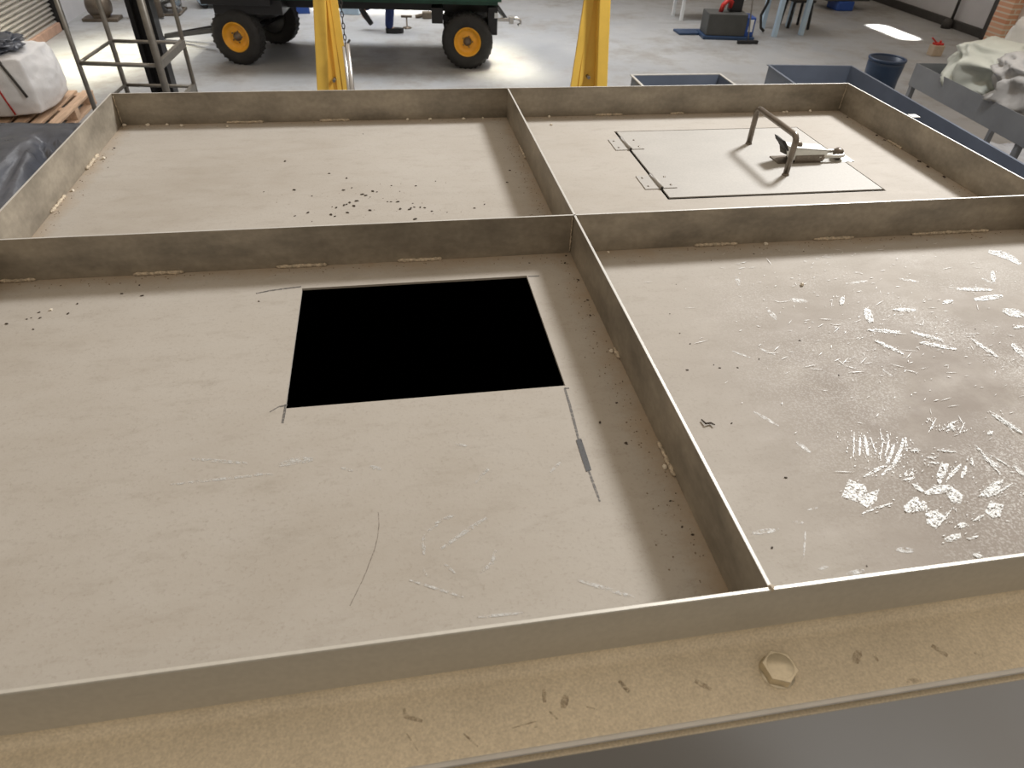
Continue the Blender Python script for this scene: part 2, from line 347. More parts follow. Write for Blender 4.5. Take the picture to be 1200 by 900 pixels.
# measured outlines of the marks, crumbs and weld beads on the tank top (metres, tank coordinates)
SCUFF=[[(0.2637, -0.5148), (0.2588, -0.5222), (0.254, -0.5296), (0.2493, -0.5369), (0.2448, -0.5441), (0.2405, -0.5511), (0.2362, -0.5582), (0.2369, -0.5583), (0.2415, -0.5513), (0.2461, -0.5443), (0.2507, -0.5371), (0.2552, -0.5298), (0.2598, -0.5224), (0.2644, -0.5149)], [(0.264, -0.5277), (0.2586, -0.5349), (0.2537, -0.542), (0.2493, -0.5492), (0.2453, -0.5563), (0.2467, -0.5566), (0.2519, -0.5497), (0.2567, -0.5427), (0.2613, -0.5354), (0.2655, -0.528)], [(0.2707, -0.5273), (0.2658, -0.5352), (0.2617, -0.543), (0.2583, -0.5506), (0.2558, -0.558), (0.2583, -0.5578), (0.2631, -0.5503), (0.2672, -0.5426), (0.2707, -0.5349), (0.2734, -0.5271)], [(0.2799, -0.5268), (0.2762, -0.536), (0.273, -0.545), (0.2702, -0.5537), (0.271, -0.5535), (0.2745, -0.5446), (0.2778, -0.5356), (0.2807, -0.5266)], [(0.3002, -0.5164), (0.2964, -0.5239), (0.2928, -0.5312), (0.2894, -0.5384), (0.2846, -0.5452), (0.2792, -0.5519), (0.2739, -0.5587), (0.2687, -0.5654), (0.2693, -0.5657), (0.2748, -0.5591), (0.2804, -0.5524), (0.286, -0.5456), (0.2911, -0.5384), (0.2945, -0.531), (0.2978, -0.5237), (0.3011, -0.5163)], [(0.3053, -0.5252), (0.3005, -0.533), (0.2965, -0.5402), (0.2907, -0.5467), (0.2846, -0.5535), (0.2787, -0.5605), (0.2797, -0.5612), (0.2864, -0.5549), (0.293, -0.5482), (0.2994, -0.5408), (0.3035, -0.5328), (0.307, -0.5252)], [(0.3039, -0.5421), (0.2969, -0.5487), (0.2903, -0.5554), (0.2841, -0.562), (0.2776, -0.5679), (0.271, -0.574), (0.2718, -0.5755), (0.2791, -0.5703), (0.2865, -0.5644), (0.293, -0.5574), (0.2993, -0.5504), (0.3053, -0.5431)], [(0.321, -0.535), (0.3149, -0.5414), (0.3094, -0.5477), (0.3039, -0.5533), (0.2977, -0.5586), (0.2915, -0.5642), (0.2855, -0.57), (0.2864, -0.5715), (0.2931, -0.5667), (0.2996, -0.5617), (0.3064, -0.5561), (0.3126, -0.5495), (0.3179, -0.5426), (0.3228, -0.5357)], [(0.3255, -0.5343), (0.3201, -0.5416), (0.3156, -0.5489), (0.3119, -0.5561), (0.3135, -0.5562), (0.3188, -0.549), (0.3233, -0.5418), (0.3271, -0.5343)], [(0.3018, -0.5598), (0.2947, -0.5643), (0.2877, -0.5691), (0.2811, -0.5738), (0.2748, -0.5779), (0.2681, -0.5817), (0.2614, -0.5858), (0.2547, -0.5901), (0.2548, -0.5926), (0.2615, -0.5897), (0.2683, -0.5865), (0.2753, -0.583), (0.2825, -0.5784), (0.2893, -0.5731), (0.296, -0.5676), (0.3026, -0.5619)], [(0.2677, -0.576), (0.261, -0.5777), (0.2542, -0.5799), (0.2474, -0.5825), (0.2406, -0.5854), (0.2337, -0.5888), (0.2334, -0.5911), (0.2399, -0.5894), (0.2465, -0.5873), (0.2533, -0.5848), (0.2602, -0.5818), (0.2672, -0.5784)], [(0.2416, -0.634), (0.236, -0.6347), (0.2304, -0.6355), (0.2247, -0.6364), (0.219, -0.6373), (0.2132, -0.6386), (0.2074, -0.64), (0.2017, -0.6415), (0.1959, -0.6432), (0.1956, -0.6442), (0.2012, -0.6432), (0.2068, -0.642), (0.2125, -0.6408), (0.2182, -0.6397), (0.2238, -0.6386), (0.2296, -0.6376), (0.2354, -0.6364), (0.2412, -0.6351)], [(0.368, -0.5866), (0.3607, -0.5902), (0.3536, -0.5942), (0.3465, -0.5985), (0.3396, -0.6031), (0.3328, -0.608), (0.3332, -0.61), (0.3402, -0.6066), (0.3472, -0.6027), (0.3543, -0.5985), (0.3613, -0.5938), (0.3683, -0.5887)], [(0.3719, -0.5905), (0.3645, -0.5958), (0.358, -0.6017), (0.3524, -0.6082), (0.3541, -0.6096), (0.3614, -0.6045), (0.3679, -0.5986), (0.3736, -0.592)], [(0.3276, -0.5801), (0.3311, -0.5819), (0.3352, -0.583), (0.3399, -0.5833), (0.3411, -0.5817), (0.3376, -0.5799), (0.3335, -0.5789), (0.3288, -0.5786)], [(0.3313, -0.5715), (0.3349, -0.5732), (0.339, -0.5743), (0.3437, -0.5747), (0.3447, -0.5734), (0.3411, -0.5717), (0.3369, -0.5706), (0.3323, -0.5702)], [(0.286, -0.5917), (0.2842, -0.5937), (0.2835, -0.5956), (0.2839, -0.5971), (0.2862, -0.5966), (0.288, -0.5945), (0.2886, -0.5927), (0.2882, -0.5912)], [(0.295, -0.5913), (0.2932, -0.5932), (0.2924, -0.595), (0.2925, -0.5967), (0.2944, -0.5964), (0.2962, -0.5945), (0.2971, -0.5927), (0.297, -0.591)], [(0.277, -0.6037), (0.2821, -0.6039), (0.2876, -0.6033), (0.2936, -0.6018), (0.2944, -0.6), (0.2893, -0.5999), (0.2838, -0.6005), (0.2778, -0.602)], [(0.2832, -0.6121), (0.2835, -0.6172), (0.2854, -0.6211), (0.2889, -0.6238), (0.2921, -0.6214), (0.2918, -0.6163), (0.29, -0.6124), (0.2864, -0.6097)], [(0.3083, -0.6511), (0.3019, -0.6547), (0.2957, -0.6584), (0.2895, -0.6622), (0.2835, -0.6659), (0.2775, -0.6698), (0.2716, -0.6737), (0.2718, -0.6745), (0.2779, -0.6711), (0.2839, -0.6675), (0.29, -0.6638), (0.2962, -0.66), (0.3023, -0.656), (0.3085, -0.6519)], [(0.4101, -0.6258), (0.4028, -0.6281), (0.3956, -0.6307), (0.3884, -0.6333), (0.3814, -0.6357), (0.3744, -0.638), (0.3673, -0.6405), (0.3668, -0.6418), (0.3736, -0.6401), (0.3805, -0.6383), (0.3876, -0.636), (0.3949, -0.6332), (0.4023, -0.6302), (0.4097, -0.627)], [(0.3196, -0.6727), (0.3265, -0.671), (0.3336, -0.6686), (0.3409, -0.6656), (0.3412, -0.6644), (0.3342, -0.6662), (0.3271, -0.6686), (0.3199, -0.6715)], [(0.2959, -0.6771), (0.2975, -0.6794), (0.3005, -0.6798), (0.3049, -0.6784), (0.3078, -0.6746), (0.3062, -0.6722), (0.3032, -0.6718), (0.2988, -0.6733)], [(0.2678, -0.6937), (0.2744, -0.6947), (0.2821, -0.6936), (0.2907, -0.6905), (0.2927, -0.6865), (0.2859, -0.6855), (0.2782, -0.6866), (0.2696, -0.6897)], [(0.2956, -0.695), (0.3, -0.6952), (0.3047, -0.6947), (0.3099, -0.6935), (0.3106, -0.6921), (0.3062, -0.6919), (0.3015, -0.6924), (0.2963, -0.6936)], [(0.4085, -0.5633), (0.4075, -0.5698), (0.4066, -0.5761), (0.406, -0.5823), (0.4055, -0.5883), (0.4052, -0.5941), (0.405, -0.5999), (0.405, -0.6054), (0.4051, -0.6109), (0.4075, -0.6098), (0.4085, -0.6037), (0.4093, -0.5977), (0.41, -0.5917), (0.4105, -0.5858), (0.4108, -0.5798), (0.4111, -0.5739), (0.4111, -0.568), (0.4109, -0.5621)], [(0.4042, -0.5817), (0.4053, -0.5874), (0.4073, -0.5925), (0.4099, -0.597), (0.4135, -0.6008), (0.4163, -0.5988), (0.4152, -0.5932), (0.4133, -0.5882), (0.4106, -0.5836), (0.407, -0.5796)], [(0.4195, -0.5847), (0.4211, -0.5895), (0.4233, -0.5938), (0.4263, -0.5975), (0.4277, -0.5965), (0.4262, -0.5917), (0.4239, -0.5874), (0.4209, -0.5836)], [(0.4333, -0.6003), (0.4318, -0.607), (0.4318, -0.6128), (0.4333, -0.6178), (0.4362, -0.6163), (0.4377, -0.6097), (0.4378, -0.6039), (0.4363, -0.5988)], [(0.4747, -0.5095), (0.4759, -0.5151), (0.4773, -0.5204), (0.479, -0.5256), (0.4808, -0.5306), (0.4828, -0.5354), (0.4849, -0.54), (0.4873, -0.5445), (0.4898, -0.5487), (0.4927, -0.5467), (0.4916, -0.5414), (0.4903, -0.5362), (0.4887, -0.5311), (0.4869, -0.5262), (0.4849, -0.5213), (0.4827, -0.5165), (0.4803, -0.5118), (0.4776, -0.5073)], [(0.3924, -0.5258), (0.3999, -0.5233), (0.4077, -0.5198), (0.4157, -0.5154), (0.4161, -0.5136), (0.4085, -0.5162), (0.4007, -0.5197), (0.3927, -0.524)], [(0.3879, -0.5315), (0.3947, -0.5297), (0.4016, -0.5272), (0.4088, -0.5243), (0.4091, -0.5232), (0.4023, -0.5251), (0.3954, -0.5275), (0.3883, -0.5304)], [(0.3895, -0.5074), (0.3806, -0.5146), (0.3719, -0.5218), (0.3636, -0.5292), (0.3639, -0.5297), (0.3725, -0.5228), (0.3811, -0.5155), (0.3898, -0.5079)], [(0.4253, -0.5189), (0.4181, -0.5246), (0.4112, -0.5303), (0.4044, -0.5362), (0.4047, -0.5366), (0.4117, -0.5311), (0.4187, -0.5253), (0.4256, -0.5193)], [(0.4418, -0.5431), (0.4428, -0.5451), (0.4451, -0.5454), (0.4488, -0.544), (0.4515, -0.5407), (0.4505, -0.5387), (0.4482, -0.5384), (0.4445, -0.5397)], [(0.387, -0.5813), (0.3837, -0.585), (0.3813, -0.5887), (0.3797, -0.5923), (0.3813, -0.5923), (0.3845, -0.5886), (0.387, -0.585), (0.3886, -0.5813)], [(0.3528, -0.562), (0.3582, -0.564), (0.3637, -0.5656), (0.3695, -0.567), (0.3756, -0.5681), (0.3764, -0.5671), (0.3711, -0.5651), (0.3655, -0.5634), (0.3597, -0.562), (0.3537, -0.561)], [(0.3289, -0.5575), (0.3259, -0.5569), (0.3226, -0.557), (0.3189, -0.5578), (0.3181, -0.5591), (0.321, -0.5597), (0.3244, -0.5596), (0.3281, -0.5589)], [(0.2863, -0.7148), (0.2877, -0.7172), (0.2901, -0.7187), (0.2935, -0.7192), (0.2954, -0.7175), (0.294, -0.7151), (0.2916, -0.7136), (0.2882, -0.7131)], [(0.2101, -0.5924), (0.2237, -0.604), (0.2219, -0.616), (0.2384, -0.6114), (0.2235, -0.6295), (0.2069, -0.6363), (0.2011, -0.6277), (0.1857, -0.6164), (0.1972, -0.6045)], [(0.3448, -0.5816), (0.3527, -0.5856), (0.3336, -0.6034), (0.3131, -0.6202), (0.3228, -0.6019)], [(0.2867, -0.6248), (0.3106, -0.6171), (0.3295, -0.6169), (0.3353, -0.6341), (0.324, -0.6459), (0.3137, -0.6444), (0.3161, -0.6288), (0.2933, -0.6284)], [(0.2506, -0.641), (0.2749, -0.6286), (0.2823, -0.6375), (0.278, -0.6499), (0.26, -0.65), (0.2491, -0.6498)], [(0.2706, -0.654), (0.2862, -0.6511), (0.2916, -0.662), (0.2689, -0.6749), (0.2629, -0.668)], [(0.3523, -0.6391), (0.3851, -0.6216), (0.4043, -0.6186), (0.3836, -0.6353), (0.364, -0.6421)], [(0.3438, -0.6616), (0.3613, -0.6483), (0.3741, -0.6554), (0.3586, -0.6687), (0.3467, -0.6721)], [(0.8072, -0.0876), (0.8184, -0.1032), (0.8277, -0.1188), (0.8346, -0.1374), (0.8453, -0.1289), (0.8492, -0.1001), (0.839, -0.0824), (0.8171, -0.0768)], [(0.7615, -0.1518), (0.7505, -0.164), (0.7424, -0.1757), (0.737, -0.1868), (0.7424, -0.186), (0.7532, -0.1742), (0.7615, -0.1624), (0.7671, -0.1509)], [(0.6511, -0.2034), (0.6652, -0.2079), (0.6805, -0.2112), (0.6966, -0.2132), (0.714, -0.2138), (0.7178, -0.2092), (0.7036, -0.2046), (0.6883, -0.2014), (0.672, -0.1993), (0.6547, -0.1987)], [(0.6583, -0.2401), (0.6756, -0.242), (0.6955, -0.2405), (0.718, -0.2354), (0.7232, -0.2284), (0.7056, -0.2265), (0.6855, -0.2281), (0.6631, -0.2332)], [(0.6821, -0.2778), (0.6856, -0.289), (0.694, -0.2952), (0.7072, -0.2967), (0.7171, -0.2871), (0.7138, -0.2759), (0.7054, -0.2694), (0.6919, -0.268)], [(0.4945, -0.2509), (0.5061, -0.2549), (0.5189, -0.2571), (0.5332, -0.2574), (0.5358, -0.2536), (0.5242, -0.2496), (0.5113, -0.2474), (0.4971, -0.2471)], [(0.4174, -0.3006), (0.4322, -0.3068), (0.4481, -0.3113), (0.4653, -0.3141), (0.4678, -0.3107), (0.453, -0.3045), (0.437, -0.3), (0.4197, -0.2972)], [(0.4845, -0.3134), (0.4955, -0.3246), (0.5077, -0.3341), (0.5213, -0.3419), (0.5242, -0.3388), (0.5135, -0.3277), (0.5013, -0.3182), (0.4874, -0.3101)], [(0.4805, -0.342), (0.4912, -0.3497), (0.5028, -0.3562), (0.5151, -0.3618), (0.5282, -0.3664), (0.5313, -0.3629), (0.5208, -0.3553), (0.5093, -0.3488), (0.4969, -0.3431), (0.4835, -0.3384)], [(0.4118, -0.3286), (0.4187, -0.3427), (0.4267, -0.3553), (0.4359, -0.3666), (0.4383, -0.3642), (0.4317, -0.3504), (0.4237, -0.3377), (0.4143, -0.3261)], [(0.571, -0.3428), (0.5724, -0.3618), (0.5754, -0.3791), (0.58, -0.3948), (0.5833, -0.3924), (0.5821, -0.3742), (0.5791, -0.3567), (0.5744, -0.3402)], [(0.6263, -0.3644), (0.6218, -0.3769), (0.6203, -0.3875), (0.6218, -0.3961), (0.6277, -0.3926), (0.6323, -0.3803), (0.6339, -0.3697), (0.6324, -0.3607)], [(0.4286, -0.2041), (0.4219, -0.21), (0.4168, -0.2168), (0.4133, -0.2246), (0.4162, -0.2267), (0.4228, -0.221), (0.4279, -0.2142), (0.4316, -0.2063)], [(0.4475, -0.2422), (0.4382, -0.2573), (0.4332, -0.2706), (0.4322, -0.2823), (0.4402, -0.2795), (0.4493, -0.2649), (0.4546, -0.2514), (0.4558, -0.2392)], [(0.4792, -0.5114), (0.4804, -0.5249), (0.4832, -0.537), (0.4877, -0.5477), (0.491, -0.5455), (0.49, -0.5325), (0.4872, -0.5203), (0.4827, -0.509)], [(0.4018, -0.5189), (0.3995, -0.5243), (0.3988, -0.5288), (0.3997, -0.5325), (0.4029, -0.531), (0.4052, -0.5257), (0.4059, -0.5211), (0.405, -0.5173)], [(0.6646, -0.3246), (0.6707, -0.3255), (0.678, -0.3247), (0.6866, -0.3221), (0.6892, -0.3186), (0.6831, -0.3177), (0.6757, -0.3185), (0.6671, -0.3211)], [(0.5943, -0.243), (0.601, -0.2437), (0.6091, -0.242), (0.6186, -0.2379), (0.6215, -0.2331), (0.6148, -0.2323), (0.6066, -0.2341), (0.5971, -0.2382)]]
FAINT=[[(0.5669, -0.1571), (0.5764, -0.1639), (0.587, -0.1691), (0.5988, -0.1728), (0.6013, -0.1696), (0.592, -0.1628), (0.5813, -0.1576), (0.5694, -0.1539)], [(0.4615, -0.1638), (0.4755, -0.1638), (0.4903, -0.1623), (0.5061, -0.159), (0.5079, -0.1558), (0.4937, -0.1558), (0.4788, -0.1574), (0.4632, -0.1606)], [(0.2797, -0.2286), (0.2785, -0.2394), (0.2794, -0.2481), (0.2824, -0.2549), (0.2868, -0.2513), (0.2881, -0.2408), (0.2872, -0.2319), (0.2841, -0.2249)], [(0.3323, -0.203), (0.3399, -0.2088), (0.3492, -0.2117), (0.3603, -0.2116), (0.3638, -0.2058), (0.3562, -0.1999), (0.3468, -0.197), (0.3357, -0.1971)], [(0.1461, -0.4612), (0.1522, -0.4727), (0.1592, -0.483), (0.167, -0.4921), (0.169, -0.4901), (0.1631, -0.4789), (0.1561, -0.4685), (0.148, -0.4591)], [(0.2718, -0.1186), (0.2675, -0.1295), (0.2653, -0.1393), (0.2654, -0.1479), (0.2698, -0.1459), (0.2742, -0.1352), (0.2764, -0.1254), (0.2763, -0.1165)], [(0.1758, -0.5236), (0.1775, -0.5316), (0.1805, -0.5384), (0.1847, -0.5441), (0.1872, -0.542), (0.1855, -0.5342), (0.1826, -0.5273), (0.1784, -0.5215)], [(0.7237, -0.1739), (0.725, -0.1811), (0.7278, -0.1867), (0.7321, -0.1909), (0.7352, -0.188), (0.734, -0.181), (0.7312, -0.1753), (0.7268, -0.171)], [(0.2168, -0.3235), (0.2226, -0.3313), (0.229, -0.338), (0.236, -0.3439), (0.2374, -0.3421), (0.2318, -0.3344), (0.2254, -0.3276), (0.2182, -0.3217)], [(0.1744, -0.3275), (0.1806, -0.3346), (0.1874, -0.3407), (0.1947, -0.3459), (0.196, -0.3441), (0.1899, -0.3371), (0.1832, -0.3309), (0.1757, -0.3257)], [(0.3807, -0.3961), (0.3818, -0.4028), (0.3838, -0.4086), (0.3867, -0.4137), (0.3884, -0.4122), (0.3873, -0.4057), (0.3853, -0.3999), (0.3824, -0.3947)], [(0.1337, -0.6306), (0.1384, -0.6306), (0.1432, -0.63), (0.1482, -0.6288), (0.1486, -0.6277), (0.144, -0.6277), (0.1391, -0.6282), (0.1341, -0.6294)], [(0.0521, -0.6536), (0.063, -0.6551), (0.0744, -0.655), (0.0866, -0.6534), (0.0878, -0.6503), (0.0768, -0.6488), (0.0652, -0.6488), (0.0532, -0.6505)], [(0.1078, -0.6456), (0.1115, -0.6471), (0.1156, -0.6476), (0.1201, -0.6473), (0.1211, -0.6455), (0.1175, -0.644), (0.1134, -0.6434), (0.1088, -0.6438)], [(0.1158, -0.6583), (0.1084, -0.6695), (0.1018, -0.6806), (0.0958, -0.6915), (0.0969, -0.6918), (0.1039, -0.6811), (0.1106, -0.67), (0.1169, -0.6585)], [(0.1045, -0.7075), (0.1083, -0.7084), (0.1126, -0.7082), (0.1172, -0.7071), (0.118, -0.7051), (0.1142, -0.7043), (0.1099, -0.7044), (0.1053, -0.7056)], [(0.1315, -0.7185), (0.1382, -0.7194), (0.1454, -0.7189), (0.1532, -0.7171), (0.1544, -0.7144), (0.1477, -0.7135), (0.1404, -0.7139), (0.1326, -0.7158)], [(0.2043, -0.6969), (0.2092, -0.7002), (0.2153, -0.7018), (0.2227, -0.7019), (0.2253, -0.6987), (0.2204, -0.6954), (0.2142, -0.6937), (0.2067, -0.6937)], [(-0.4737, -0.4793), (-0.4655, -0.4795), (-0.4577, -0.4787), (-0.4501, -0.4778), (-0.4423, -0.477), (-0.4344, -0.4752), (-0.4351, -0.4696), (-0.4435, -0.4675), (-0.452, -0.4664), (-0.4603, -0.4674), (-0.4679, -0.4701), (-0.4751, -0.4739)], [(-0.4993, -0.4877), (-0.4927, -0.4896), (-0.486, -0.4909), (-0.4794, -0.4917), (-0.4795, -0.4906), (-0.4862, -0.4887), (-0.4928, -0.4874), (-0.4994, -0.4866)], [(-0.2435, -0.5382), (-0.2369, -0.5315), (-0.2308, -0.5239), (-0.2251, -0.5154), (-0.2261, -0.5138), (-0.2329, -0.5208), (-0.2391, -0.5284), (-0.2446, -0.5367)], [(-0.2336, -0.5259), (-0.2301, -0.5239), (-0.2268, -0.5213), (-0.2239, -0.5179), (-0.2245, -0.5164), (-0.2281, -0.5183), (-0.2313, -0.521), (-0.2343, -0.5244)], [(-0.367, -0.4948), (-0.3627, -0.4984), (-0.3583, -0.5006), (-0.3535, -0.5013), (-0.3529, -0.4984), (-0.3571, -0.4947), (-0.3616, -0.4926), (-0.3664, -0.4919)], [(-0.4005, -0.4922), (-0.3962, -0.4954), (-0.3917, -0.4976), (-0.387, -0.4987), (-0.3866, -0.4966), (-0.391, -0.4934), (-0.3955, -0.4912), (-0.4002, -0.4901)], [(-0.1509, -0.5324), (-0.1453, -0.5285), (-0.1401, -0.5237), (-0.1352, -0.5179), (-0.1361, -0.5162), (-0.1417, -0.5202), (-0.147, -0.5251), (-0.1517, -0.5308)], [(-0.2611, -0.4692), (-0.2556, -0.4725), (-0.2498, -0.475), (-0.2439, -0.4765), (-0.2434, -0.4747), (-0.2489, -0.4713), (-0.2546, -0.4689), (-0.2606, -0.4673)], [(-0.5775, -0.4543), (-0.5553, -0.4609), (-0.5333, -0.4662), (-0.5114, -0.4702), (-0.5116, -0.4675), (-0.5338, -0.4608), (-0.5559, -0.4555), (-0.5779, -0.4515)], [(-0.5935, -0.4928), (-0.5677, -0.4932), (-0.5417, -0.4929), (-0.5155, -0.4922), (-0.4892, -0.4908), (-0.4895, -0.4889), (-0.5163, -0.4885), (-0.5426, -0.4888), (-0.5686, -0.4896), (-0.5941, -0.4909)], [(-0.2949, -0.5908), (-0.287, -0.5889), (-0.2793, -0.586), (-0.2718, -0.5819), (-0.2723, -0.5797), (-0.2803, -0.5816), (-0.2881, -0.5846), (-0.2954, -0.5886)], [(-0.3097, -0.6034), (-0.3113, -0.6121), (-0.3118, -0.6208), (-0.3113, -0.6294), (-0.3093, -0.6297), (-0.3078, -0.6213), (-0.3072, -0.6127), (-0.3077, -0.6037)], [(-0.3051, -0.6008), (-0.3005, -0.5988), (-0.2961, -0.5961), (-0.2919, -0.5928), (-0.2925, -0.5914), (-0.2971, -0.5935), (-0.3015, -0.5961), (-0.3056, -0.5995)], [(-0.2912, -0.6259), (-0.2846, -0.6221), (-0.2779, -0.6181), (-0.2712, -0.6139), (-0.2645, -0.6096), (-0.2577, -0.6052), (-0.2508, -0.6007), (-0.244, -0.5959), (-0.2371, -0.5908), (-0.238, -0.5885), (-0.2453, -0.5923), (-0.2525, -0.5964), (-0.2595, -0.6005), (-0.2665, -0.6048), (-0.2732, -0.6093), (-0.2797, -0.614), (-0.2861, -0.6188), (-0.2922, -0.6238)], [(-0.2335, -0.6327), (-0.2379, -0.6411), (-0.2414, -0.6489), (-0.2476, -0.654), (-0.2537, -0.6599), (-0.2527, -0.6618), (-0.2456, -0.6575), (-0.2383, -0.6521), (-0.2346, -0.6428), (-0.2317, -0.6336)], [(-0.2908, -0.6438), (-0.2877, -0.649), (-0.2842, -0.6536), (-0.2801, -0.6577), (-0.2791, -0.6566), (-0.2821, -0.6514), (-0.2857, -0.6468), (-0.2898, -0.6427)], [(-0.312, -0.6475), (-0.3117, -0.6507), (-0.3109, -0.6537), (-0.3096, -0.6565), (-0.3086, -0.6562), (-0.3088, -0.653), (-0.3096, -0.65), (-0.3109, -0.6472)], [(-0.327, -0.6597), (-0.3204, -0.6635), (-0.3138, -0.6672), (-0.3072, -0.6708), (-0.3006, -0.6743), (-0.294, -0.6777), (-0.2874, -0.681), (-0.2808, -0.6842), (-0.2742, -0.6872), (-0.2737, -0.686), (-0.28, -0.6823), (-0.2865, -0.6786), (-0.293, -0.6751), (-0.2996, -0.6716), (-0.3062, -0.6681), (-0.3129, -0.6648), (-0.3197, -0.6615), (-0.3266, -0.6583)], [(-0.1553, -0.6846), (-0.1489, -0.6886), (-0.1424, -0.6925), (-0.1358, -0.6962), (-0.1292, -0.6997), (-0.1226, -0.7031), (-0.1159, -0.7064), (-0.1092, -0.7095), (-0.1024, -0.7124), (-0.1012, -0.7105), (-0.1074, -0.7065), (-0.1138, -0.7027), (-0.1203, -0.6991), (-0.1268, -0.6955), (-0.1335, -0.6921), (-0.1403, -0.6888), (-0.1472, -0.6856), (-0.1542, -0.6826)], [(-0.2625, -0.7113), (-0.2561, -0.712), (-0.2497, -0.7125), (-0.2432, -0.7129), (-0.2368, -0.7132), (-0.2303, -0.7133), (-0.2238, -0.7133), (-0.2172, -0.7132), (-0.2171, -0.7117), (-0.2236, -0.711), (-0.2301, -0.7105), (-0.2366, -0.7101), (-0.243, -0.7099), (-0.2495, -0.7097), (-0.256, -0.7097), (-0.2624, -0.7098)]]
PEN=[[(-0.1003, -0.3802), (-0.1015, -0.4158), (-0.1035, -0.4495), (-0.1051, -0.4815), (-0.1022, -0.4809), (-0.1, -0.4488), (-0.0979, -0.4148), (-0.0971, -0.3792)], [(-0.1055, -0.5364), (-0.1057, -0.5532), (-0.1054, -0.5694), (-0.1047, -0.585), (-0.1026, -0.5844), (-0.1023, -0.5685), (-0.1025, -0.5523), (-0.1032, -0.5357)], [(-0.4774, -0.3655), (-0.4779, -0.3778), (-0.4782, -0.3899), (-0.4784, -0.4019), (-0.4756, -0.403), (-0.475, -0.3912), (-0.4746, -0.3791), (-0.4746, -0.3665)], [(-0.4781, -0.0673), (-0.5022, -0.0701), (-0.526, -0.0738), (-0.5488, -0.0808), (-0.5481, -0.084), (-0.5253, -0.0777), (-0.5016, -0.0741), (-0.4776, -0.0707)], [(-0.0947, -0.0788), (-0.0882, -0.0793), (-0.0817, -0.0796), (-0.0751, -0.0795), (-0.0746, -0.0764), (-0.0811, -0.0759), (-0.0876, -0.0757), (-0.0942, -0.0758)], [(-0.0998, -0.3808), (-0.0975, -0.3813), (-0.0951, -0.3816), (-0.0927, -0.3817), (-0.0921, -0.3793), (-0.0944, -0.3788), (-0.0968, -0.3785), (-0.0993, -0.3784)], [(-0.483, -0.3706), (-0.4798, -0.3701), (-0.4766, -0.3694), (-0.4734, -0.3684), (-0.474, -0.3658), (-0.4773, -0.3664), (-0.4805, -0.3671), (-0.4836, -0.368)], [(-0.4951, -0.3794), (-0.4911, -0.3761), (-0.4871, -0.3727), (-0.4831, -0.3691), (-0.4837, -0.3678), (-0.4878, -0.3712), (-0.4918, -0.3746), (-0.4957, -0.3781)], [(-0.3577, -0.5649), (-0.3572, -0.5826), (-0.3588, -0.5992), (-0.3621, -0.6146), (-0.3668, -0.6288), (-0.3713, -0.6427), (-0.3763, -0.6556), (-0.3816, -0.6679), (-0.3868, -0.6798), (-0.3863, -0.6802), (-0.381, -0.6683), (-0.3755, -0.6561), (-0.3705, -0.6432), (-0.3659, -0.6293), (-0.3613, -0.615), (-0.358, -0.5995), (-0.3564, -0.5827), (-0.3571, -0.5649)]]
PENDARK=[[(-0.1074, -0.4822), (-0.1078, -0.5012), (-0.108, -0.5194), (-0.1079, -0.5369), (-0.1008, -0.5351), (-0.1003, -0.5173), (-0.1, -0.499), (-0.1, -0.4801)]]
